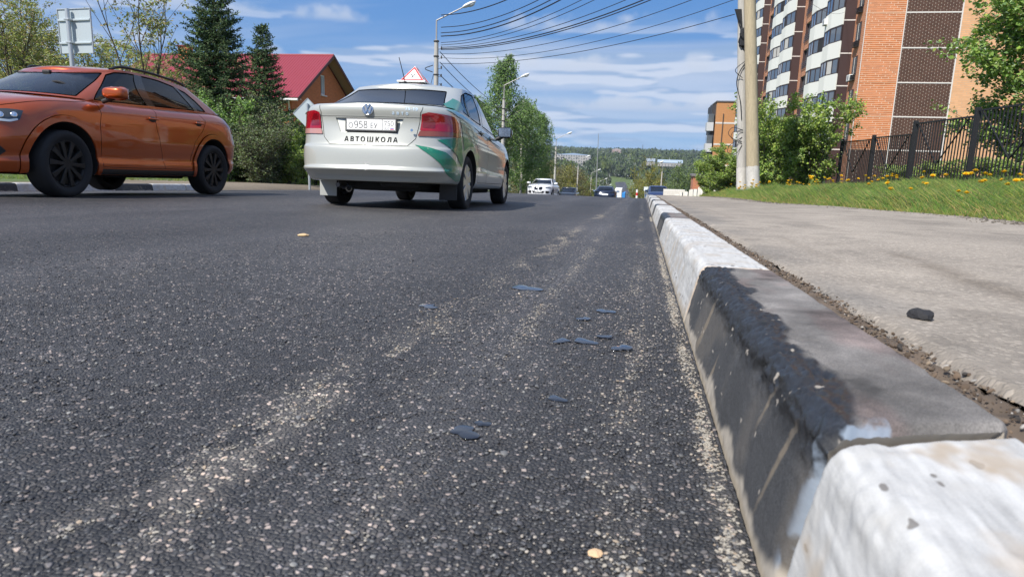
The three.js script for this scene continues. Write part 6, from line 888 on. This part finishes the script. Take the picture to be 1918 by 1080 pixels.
// ------------------------------------------------------------------ brickwork as a material: joints too fine to part at this distance
function brickTex(seed, body, mortar, vary, head = 1, open = 0) {       // 16 courses x 8 bricks over 2.0 m x 1.2 m
  return dataTex(1024, 512, (x, y) => {
    const course = Math.floor(y / 32), off = (course % 2) * 64, bx = Math.floor(((x + off) % 1024) / 128), fx = ((x + off) % 128) / 128, fy = (y % 32) / 32, n = hash(x, y, seed), t = hash(bx, course, seed + 1);
    const jh = fy < 0.20, jv = fx < 0.07 && hash(bx, course, seed + 3) < head; const v = 1 + vary * (t - 0.5) + 0.16 * (n - 0.5) + 0.12 * (fbm(x / 30, y / 30, seed + 5, 3) - 0.5);
    const k = jh ? (open ? 0 : 1) : jv ? 1 : 0, d = jh && open ? 0.52 : 1; return [lerp(body[0] * v * d, mortar[0] * (0.9 + 0.2 * n), k), lerp(body[1] * v * d, mortar[1] * (0.9 + 0.2 * n), k), lerp(body[2] * v * d, mortar[2] * (0.9 + 0.2 * n), k)];
  }, true);
}
const brickMat = (t) => mat([1, 1, 1], 0.9, 0, { map: t, bumpMap: t, bumpScale: 0.006 });
const orangeBrick = brickMat(brickTex(301, [0.48, 0.155, 0.05], [0.62, 0.46, 0.34], 0.3, 0.45)), brownBrick = brickMat(brickTex(302, [0.085, 0.042, 0.028], [0.40, 0.34, 0.28], 0.3, 1, 1)), beigeBrick = brickMat(brickTex(303, [0.62, 0.335, 0.17], [0.50, 0.34, 0.22], 0.16, 0.6)), redBrick = brickMat(brickTex(304, [0.54, 0.155, 0.05], [0.48, 0.21, 0.11], 0.2, 0.7)), ochreBrick = brickMat(brickTex(305, [0.46, 0.21, 0.075], [0.44, 0.26, 0.14], 0.12, 0.6));
const whitePaint = mat([0.82, 0.80, 0.71], 0.7), whiteBand = mat([0.62, 0.58, 0.54], 0.85), frameBrown = mat([0.035, 0.018, 0.014], 0.5), cladBrown = mat([0.045, 0.022, 0.020], 0.6), pane = phys([0.10, 0.115, 0.13], 0.03, { transmission: 0.0, ior: 1.6, clearcoat: 0.4 }), darkRoom = mat([0.02, 0.02, 0.022], 0.9), curtain = mat([0.50, 0.48, 0.44], 0.9), railMat = mat([0.10, 0.10, 0.11], 0.5, 0.5), acWhite = mat([0.66, 0.66, 0.63], 0.5);
function wallXY(w, h, d, x, y, z, k = 1) { const g = new THREE.BoxGeometry(w, h, d); const uv = g.attributes.uv, p = g.attributes.position, n = g.attributes.normal; for (let i = 0; i < uv.count; i++) { const ax = Math.abs(n.getX(i)), ay = Math.abs(n.getY(i)); uv.setXY(i, (ax > 0.5 ? p.getZ(i) : p.getX(i)) / 2.0 / k, (ay > 0.5 ? p.getZ(i) : p.getY(i)) / 1.2 / k); } g.translate(x, y, z); return g; }
// ------------------------------------------------------------------ the tower block
{
  const X0 = 17.45, Z0 = -64.7, F0 = 1.58, S = 2.8, N = 12, tower = thing('tower_block', 'tall brick tower block with stacks of white balconies and brown glazing', 'building', [0, 0, 0]);
  const top = F0 + S * (N - 0.5), bot = -14, H = top - bot, mid = (top + bot) / 2;
  // walls that face the pavement end: orange, brown and beige bays, brown plinth
  mesh('orange_wall', wallXY(3.05, top - 1.6, 0.5, X0 + 1.525, (top + 1.6) / 2, Z0 - 0.25, 2.1), orangeBrick, tower); mesh('orange_wall_foot', wallXY(3.05, 1.55 - bot, 0.48, X0 + 1.525, (1.55 + bot) / 2, Z0 - 0.25, 2.1), brownBrick, tower);
  mesh('brown_wall', wallXY(4.25, H, 0.5, X0 + 5.18, mid, Z0 - 0.255, 1.8), brownBrick, tower); mesh('beige_wall', wallXY(26, H, 0.5, X0 + 20.31, mid, Z0 - 0.25, 2.1), beigeBrick, tower);
  mesh('wall_joint', box(0.07, H, 0.52, X0 + 3.05, mid, Z0 - 0.247), whiteBand, tower); mesh('wall_joint', box(0.10, H, 0.52, X0 + 7.31, mid, Z0 - 0.247), whiteBand, tower);
  for (let k = 0; k < N; k++) { const y = F0 + S * k; mesh('floor_band', box(4.16, 0.10, 0.03, X0 + 5.18, y, Z0 + 0.008), whiteBand, tower); mesh('floor_band', box(2.98, 0.055, 0.022, X0 + 1.53, y, Z0 + 0.004), mat([0.58, 0.33, 0.20], 0.9), tower); }
  // side wall with one column of windows by the corner, then stacks and recesses
  mesh('side_wall', wallXY(0.5, H, 76, X0 + 0.26, mid, Z0 - 0.52 - 38), orangeBrick, tower); mesh('roof_slab', box(28, 0.4, 77, X0 + 14.2, top + 0.2, Z0 - 38.4), whiteBand, tower); mesh('back_wall', wallXY(0.5, H, 76, X0 + 33, mid, Z0 - 38.5), beigeBrick, tower); mesh('corner_line', box(0.05, H, 0.05, X0 + 0.012, mid, Z0 + 0.012), whiteBand, tower);
  const win = (y, z, w, h, x) => { const g = new THREE.Group(); g.name = 'window'; g.position.set(x, y, z); tower.add(g); mesh('reveal', box(0.12, h + 0.1, w + 0.1, 0.02, 0, 0), frameBrown, g); mesh('pane', box(0.02, h - 0.12, w * 0.47, -0.052, 0, -w * 0.25), pane, g); mesh('pane', box(0.02, h - 0.12, w * 0.42, -0.052, 0, w * 0.25), pane, g); mesh('sash_bar', box(0.03, h - 0.05, 0.06, -0.055, 0, 0.02), whitePaint, g); return g; };
  const ac = (x, y, z, turn = 0) => { const g = new THREE.Group(); g.name = 'air_conditioner'; g.position.set(x, y, z); g.rotation.y = turn; tower.add(g); mesh('casing', rbox(0.32, 0.55, 0.80, 0.03), acWhite, g); const f = new THREE.CylinderGeometry(0.20, 0.20, 0.02, 20); f.rotateZ(Math.PI / 2); f.translate(-0.165, 0, 0.1); mesh('fan_grille', f, mat([0.30, 0.30, 0.30], 0.6), g); mesh('bracket', cat([box(0.34, 0.03, 0.04, 0.02, -0.29, 0.25), box(0.34, 0.03, 0.04, 0.02, -0.29, -0.25)]), railMat, g); };
  for (let k = 0; k < N - 1; k++) { const y = F0 + S * k; win(y + 1.55, -66.35, 1.15, 1.45, X0); const g = cat([0, 0.16, 0.32, 0.48].map((q) => box(0.34, 0.025, 1.2, X0 - 0.16, y + 0.32 + q * 0.8, -66.4))); mesh('rack', g, railMat, tower); }
  ac(X0 - 0.22, F0 + S * 2 + 0.55, -66.7); ac(X0 - 0.22, F0 + S * 5 + 0.55, -66.7);
  const r = rng(4);
  const stack = (za, zb, nf, side) => {
    // plan of the balcony front: folded facets between za (near) and zb
    const pts = []; const open = 0.16 * (za - zb); for (let i = 0; i <= nf; i++) { const z = lerp(za, zb + open, i / nf), q = i % 3; pts.push([X0 - (q === 0 ? 0.95 : 1.45) - 0.0, z]); }
    mesh('stack_side', box(1.42, H, 0.14, X0 - 0.2, mid, za + 0.08), cladBrown, tower); mesh('stack_side', box(1.0, H, 0.14, X0 - 0.5, mid, zb - 0.1), cladBrown, tower); mesh('stack_core', box(0.12, H, za - zb, X0 - 0.10, mid, (za + zb) / 2), darkRoom, tower);
    for (let k = 0; k < N - 1; k++) {
      const y = F0 + S * k, b = new THREE.Group(); b.name = 'balcony'; tower.add(b); mesh('edge_band', box(1.46, 0.10, 0.04, X0 - 0.2, y, za + 0.165), whiteBand, b);
      mesh('slab', box(0.9, 0.14, za - zb - 0.1, X0 - 0.5, y - 0.28, (za + zb) / 2), whitePaint, b);
      for (let i = 0; i < nf; i++) {
        const [xa, z0] = pts[i], [xb, z1] = pts[i + 1], L = Math.hypot(xb - xa, z1 - z0), a = Math.atan2(xb - xa, z1 - z0), cx = (xa + xb) / 2, cz = (z0 + z1) / 2;
        const f = new THREE.Group(); f.name = 'facet'; f.position.set(cx, y, cz); f.rotation.y = a; b.add(f);
        mesh('parapet', parapetG(L), i % 3 === 1 ? whitePaint : greyWhite, f); mesh('frame', frameG(L), frameBrown, f); mesh('pane', paneG(L), r() < 0.10 ? darkRoom : r() < 0.14 ? curtain : pane, f); mesh('pane', paneG2(L), r() < 0.12 ? curtain : pane, f);
      }
      // open end with a railing before an orange wall
      mesh('end_parapet', wallXY(0.12, 0.95, open - 0.15, X0 - 0.95, y + 0.12, zb + open / 2), orangeBrick, b); mesh('railing', cat([0.75, 0.95, 1.15, 1.35].map((q) => box(0.04, 0.04, open, X0 - 1.12, y + q - 0.25, zb + open / 2)).concat([0, 0.33, 0.66, 1].map((q) => box(0.03, 0.8, 0.03, X0 - 1.12, y + 0.75, zb + open * q)))), railMat, b); mesh('end_glazing', box(0.06, 1.35, open - 0.2, X0 - 0.75, y + 1.75, zb + open / 2), pane, b);
      if (r() < 0.2) ac(X0 - 1.62, y + 0.55, lerp(za, zb, 0.12 + 0.2 * r()));
    }
  };
  const geo = new Map(), memo = (key, L, make) => { const k = key + L.toFixed(2); if (!geo.has(k)) geo.set(k, make()); return geo.get(k); };
  const parapetG = (L) => memo('p', L, () => box(0.10, 1.42, L + 0.01, 0, 0.39, 0)), frameG = (L) => memo('f', L, () => cat([box(0.09, 0.09, L, 0, 1.14, 0), box(0.09, 0.10, L, 0, 2.40, 0), ...[-0.5, 0, 0.5].map((q) => box(0.10, 1.3, q ? 0.16 : 0.10, 0, 1.76, q * (L - 0.10)))])), paneG = (L) => memo('a', L, () => box(0.02, 1.18, L * 0.42, 0.01, 1.77, -L * 0.235)), paneG2 = (L) => memo('b', L, () => box(0.02, 1.18, L * 0.42, 0.01, 1.77, L * 0.235)), greyWhite = mat([0.74, 0.735, 0.67], 0.7);
  stack(-68.0, -83.2, 6); stack(-90.2, -108.5, 6); stack(-116.5, -139, 7);
  for (const [a, b] of [[-83.4, -90], [-108.7, -116.3]]) for (let k = 0; k < N - 1; k++) { const y = F0 + S * k; win(y + 1.55, lerp(a, b, 0.62), 1.3, 1.5, X0 - 0.02); mesh('rack', cat([0, 0.2, 0.4].map((q) => box(0.5, 0.03, 1.3, X0 - 0.25, y + 0.3 + q, lerp(a, b, 0.3)))), railMat, tower); if (k % 3 === 1) ac(X0 - 0.3, y + 0.55, lerp(a, b, 0.3)); }
}
// ------------------------------------------------------------------ ochre block and brick annex beyond the tower
{
  const b = thing('ochre_block', 'ochre brick apartment block with grey balconies beyond the tower', 'building', [0, 0, 0]); const z = -146;
  mesh('front_wall', wallXY(9, 26.2, 14, 18.0, -1.4, z - 7), ochreBrick, b); mesh('roof_edge', box(9.3, 0.25, 14.3, 18.0, 11.85, z - 7), mat([0.10, 0.09, 0.09], 0.7), b); mesh('dark_bay', box(1.0, 25, 10, 13.25, -1.2, z - 6.4), mat([0.035, 0.035, 0.04], 0.7), b); mesh('downpipe', box(0.16, 22, 0.16, 14.9, -1.5, z + 0.09), mat([0.08, 0.06, 0.05], 0.6), b);
  for (const y of [7.65, 3.45, -0.75, -4.9]) { mesh('floor_band', box(9.06, 0.32, 0.06, 18.0, y, z + 0.02), whiteBand, b); const g = new THREE.Group(); g.name = 'balcony'; b.add(g); mesh('parapet', box(1.3, 1.7, 3.4, 12.55, y - 0.7, z - 2.4), mat([0.48, 0.50, 0.52], 0.6), g); mesh('glazing', box(1.1, 1.6, 3.2, 12.65, y + 1.0, z - 2.4), pane, g); }
  const an = thing('brick_annex', 'low red brick annex with a flat roof beyond the concrete slabs', 'building', [0, 0, 0]); mesh('wall', wallXY(4.2, 7, 4, 8.6, -5.4, -97), brickMat(brickTex(307, [0.42, 0.13, 0.06], [0.45, 0.3, 0.22], 0.2, 0.6)), an); mesh('roof', box(4.6, 0.25, 4.4, 8.6, -1.78, -97), mat([0.16, 0.15, 0.15], 0.8), an); mesh('parapet_wall', wallXY(1.6, 0.6, 2, 9.3, -1.35, -97), redBrick, an);
}
// ------------------------------------------------------------------ house with the ribbed red roof
{
  const xr = -22.9, xl = -36.5, zn = -42.2, zf = -51.8, zm = (zn + zf) / 2, ye = 3.75, yr = 6.75, yb = -3.2, h = thing('brick_house', 'orange brick house with a ribbed crimson metal roof', 'house', [0, 0, 0]), roofMat = phys([0.26, 0.032, 0.044], 0.5, { clearcoat: 0.15 });
  mesh('front_wall', wallXY(xr - xl, ye - yb, 0.4, (xr + xl) / 2, (ye + yb) / 2, zn - 0.2), redBrick, h); mesh('back_wall', wallXY(xr - xl, ye - yb, 0.4, (xr + xl) / 2, (ye + yb) / 2, zf + 0.2), redBrick, h);
  const gable = (x, name) => { const s = new THREE.Shape([[zn - 0.4, yb], [zf + 0.4, yb], [zf + 0.4, ye - 0.05], [zm, yr - 0.18], [zn - 0.4, ye - 0.05]].map((p) => new THREE.Vector2(...p))); if (x === xr) { const w = new THREE.Path([[zm - 0.05, 4.05], [zm + 0.62, 4.05], [zm + 0.62, 5.4], [zm - 0.05, 5.4]].map((p) => new THREE.Vector2(...p))); s.holes.push(w); } const g = new THREE.ExtrudeGeometry(s, { depth: 0.35, bevelEnabled: false }); const uv = g.attributes.uv, p = g.attributes.position; for (let i = 0; i < uv.count; i++) uv.setXY(i, p.getX(i) / 2, p.getY(i) / 1.2); g.rotateY(-Math.PI / 2); g.translate(x, 0, 0); return mesh(name, g, redBrick, h); };
  gable(xr, 'gable_wall'); gable(xl + 0.35, 'gable_wall');
  { const w = new THREE.Group(); w.name = 'window'; w.position.set(xr - 0.1, 4.72, zm + 0.285); h.add(w); const white = mat([0.75, 0.75, 0.74], 0.5); mesh('frame', cat([box(0.12, 1.40, 0.09, 0, 0, 0.31), box(0.12, 1.40, 0.09, 0, 0, -0.31), box(0.12, 0.09, 0.55, 0, 0.65, 0), box(0.12, 0.09, 0.55, 0, -0.65, 0), box(0.12, 1.3, 0.07, 0.005, 0, -0.02)]), white, w); mesh('pane', box(0.02, 1.3, 0.56, -0.03, 0, 0), pane, w); mesh('sill', box(0.26, 0.06, 0.82, 0.1, -0.73, 0), white, w); }
  // roof: two ribbed sheets
  const ov = 0.55, ox = 0.75, sheet = (s) => { const z0 = s > 0 ? zn + ov : zf - ov, dz = z0 - zm, k = (yr - ye) / Math.abs((s > 0 ? zn : zf) - zm), pitch = 0.21, n = Math.round((xr - xl + 2 * ox) / pitch), pos = [], idx = []; const xs = []; for (let i = 0; i < n; i++) { const x = xl - ox + i * pitch; xs.push([x, 0], [x + 0.03, 0.032], [x + 0.075, 0.032], [x + 0.105, 0], [x + 0.1575, 0.004]); } xs.push([xr + ox, 0]); xs.forEach(([x, dy], i) => { for (const t of [0, 1]) pos.push(x, yr + 0.06 + dy - (t ? k * Math.abs(dz) : 0), zm + t * dz); if (i) { const q = i * 2; idx.push(q - 2, q - 1, q, q - 1, q + 1, q); } }); const g = new THREE.BufferGeometry(); g.setAttribute('position', new THREE.Float32BufferAttribute(pos, 3)); g.setIndex(s > 0 ? idx : idx.reverse()); const f = g.toNonIndexed(); f.computeVertexNormals(); return f; };
  const roof = mesh('roof', sheet(1), roofMat, h); mesh('roof', sheet(-1), roofMat, h); mesh('ridge_cap', rod([xl - ox, yr + 0.07, zm], [xr + ox, yr + 0.07, zm], 0.07, 0.07, 8), roofMat, h);
  const k = (yr - ye) / Math.abs(zn - zm); for (const s of [1, -1]) { const z0 = s > 0 ? zn + ov : zf - ov, y0 = yr - k * Math.abs(z0 - zm); const g = new THREE.BoxGeometry(0.72, 0.05, Math.hypot(z0 - zm, yr - y0)); g.rotateX(s * Math.atan2(yr - y0, Math.abs(z0 - zm))); g.translate(xr + 0.36, (yr + y0) / 2 - 0.03, (z0 + zm) / 2); mesh('verge_soffit', g, mat([0.33, 0.22, 0.14], 0.8), h); const v = new THREE.BoxGeometry(0.035, 0.20, Math.hypot(z0 - zm, yr - y0)); v.rotateX(s * Math.atan2(yr - y0, Math.abs(z0 - zm))); v.translate(xr + ox + 0.02, (yr + y0) / 2 - 0.02, (z0 + zm) / 2); mesh('verge_board', v, mat([0.10, 0.035, 0.035], 0.6), h); }
  const white = mat([0.72, 0.72, 0.70], 0.5); mesh('gutter', rod([xl - ox, ye - 0.42, zn + ov + 0.06], [xr + ox, ye - 0.42, zn + ov + 0.06], 0.075, 0.075, 10), white, h); mesh('drainpipe', cat([rod([xr + 0.1, ye - 0.45, zn + ov + 0.05], [xr - 0.12, ye - 0.85, zn + 0.12], 0.055, 0.055, 10), rod([xr - 0.12, ye - 0.85, zn + 0.12], [xr - 0.12, yb, zn + 0.12], 0.055, 0.055, 10)]), white, h); mesh('eave_soffit', box(xr - xl + 1.4, 0.05, 0.6, (xr + xl) / 2, ye - 0.36, zn + 0.3), white, h);
  const chim = mesh('chimney', wallXY(0.75, 1.3, 0.7, -33.6, yr - 0.1, zm + 0.4), redBrick, h); mesh('chimney_cap', box(0.9, 0.07, 0.85, -33.6, yr + 0.585, zm + 0.4), mat([0.2, 0.03, 0.04], 0.5), h);
}
// ------------------------------------------------------------------ far across the valley
{
  const slabBlock = (name, label, x, y, z, w, hgt, d, rows, cols, wall, roofC) => { const b = thing(name, label, 'building', [x, y, z]); mesh('wall', box(w, hgt, d, 0, hgt / 2, 0), wall, b); mesh('roof', (() => { const g = new THREE.CylinderGeometry(0.1, d * 0.72, 2.4, 4, 1); g.rotateY(Math.PI / 4); g.scale(w / d * 1.02, 1, 1); g.translate(0, hgt + 1.2, 0); return g; })(), roofC, b); const wg = box(w / cols * 0.45, hgt / rows * 0.5, 0.2); for (let j = 0; j < rows; j++) for (let i = 0; i < cols; i++) { const m = mesh('window', wg, pane, b); m.position.set(-w / 2 + (i + 0.5) * w / cols, (j + 0.55) * hgt / rows, d / 2 + 0.05); if ((i + j) % 3 === 0) { const q = mesh('balcony', bal, paleWall, b); q.position.set(m.position.x, m.position.y - hgt / rows * 0.35, d / 2 + 0.6); } } return b; }, bal = box(2.4, 1.1, 1.0), paleWall = mat([0.36, 0.345, 0.34], 0.9), blueRoof = mat([0.20, 0.27, 0.36], 0.6);
  slabBlock('slab_block', 'long pale slab block with a blue roof across the valley', -101, -17, -985, 50, 18.5, 13, 5, 14, paleWall, blueRoof); slabBlock('pink_block', 'short pinkish block of flats on the wooded slope', -52.5, -2, -1290, 16.5, 15.5, 14, 5, 6, mat([0.42, 0.30, 0.26], 0.9), mat([0.3, 0.26, 0.25], 0.8));
  const shed = (label, x, y, z, w, hgt, c) => { const b = thing('long_shed', label, 'shed', [x, y, z]); mesh('wall', box(w, hgt, 9, 0, hgt / 2, 0), paleWall, b); const g = new THREE.BufferGeometry(); const e = w / 2 + 0.5; g.setAttribute('position', new THREE.Float32BufferAttribute([-e, hgt, 5, e, hgt, 5, e, hgt + 3.4, 0, -e, hgt + 3.4, 0, -e, hgt, -5, e, hgt, -5], 3)); g.setIndex([0, 1, 2, 0, 2, 3, 3, 2, 5, 3, 5, 4]); const f = g.toNonIndexed(); f.computeVertexNormals(); mesh('roof', f, c, b); for (let k = 0; k < 8; k++) { const m = mesh('door', box(w / 20, hgt * 0.6, 0.1), mat([0.2, 0.2, 0.22], 0.8), b); m.position.set(-w / 2 + (k + 0.5) * w / 8, hgt * 0.35, 4.56); } };
  shed('long shed with a pale blue metal roof in the valley', 28, -8.6, -800, 27, 4.2, mat([0.30, 0.37, 0.45], 0.5)); shed('small grey-roofed shed beside the long blue roof', 6.5, -8.2, -806, 9, 4.6, mat([0.25, 0.29, 0.34], 0.5)); shed('blue-grey house roof below the pinkish block', -38, -12, -1180, 13, 5, mat([0.36, 0.44, 0.55], 0.5));
  // pylons on the skyline
  const py = thing('power_pylon', 'lattice power pylon standing on the wooded skyline', 'pylon', [0, 0, 0], 0, 'power pylons on the skyline'), H = 40; const bars = []; for (const [a, b] of [[-1, -1], [1, -1], [1, 1], [-1, 1]]) bars.push(rod([a * 3, 0, b * 3], [a * 0.5, H, b * 0.5], 0.28, 0.16, 4)); for (let k = 0; k < 8; k++) { const y0 = k * 5, y1 = y0 + 5, w0 = lerp(3, 0.5, y0 / H), w1 = lerp(3, 0.5, y1 / H); bars.push(rod([-w0, y0, w0], [w1, y1, w1], 0.13, 0.13, 4), rod([w0, y0, w0], [-w1, y1, w1], 0.13, 0.13, 4)); }
  const steel = mat([0.11, 0.115, 0.12], 0.6, 0.4); mesh('lattice', cat(bars), steel, py); mesh('cross_arm', cat([30, 34, 38].flatMap((y, i) => [rod([-6 + i, y, 0], [0, y + 1.2, 0], 0.15, 0.25, 4), rod([6 - i, y, 0], [0, y + 1.2, 0], 0.15, 0.25, 4)])), steel, py);
  [[-10, 2250, 0.95], [95, 2350, 0.8], [130, 2300, 0.7], [168, 2380, 0.8], [205, 2500, 0.7], [-95, 2600, 0.8], [-40, 2700, 0.55], [35, 2700, 0.5], [-75, 2900, 0.6]].forEach(([x, d, s], k) => { const o = k ? copyOf(py) : py; o.position.set(x, groundY(x, -d) - 1, -d); o.scale.setScalar(s * 0.95); o.rotation.y = 0.5; });
}
scene.fog = new THREE.FogExp2(lin(0.62, 0.74, 0.92), 0.0001);
renderer.render(scene, camera);
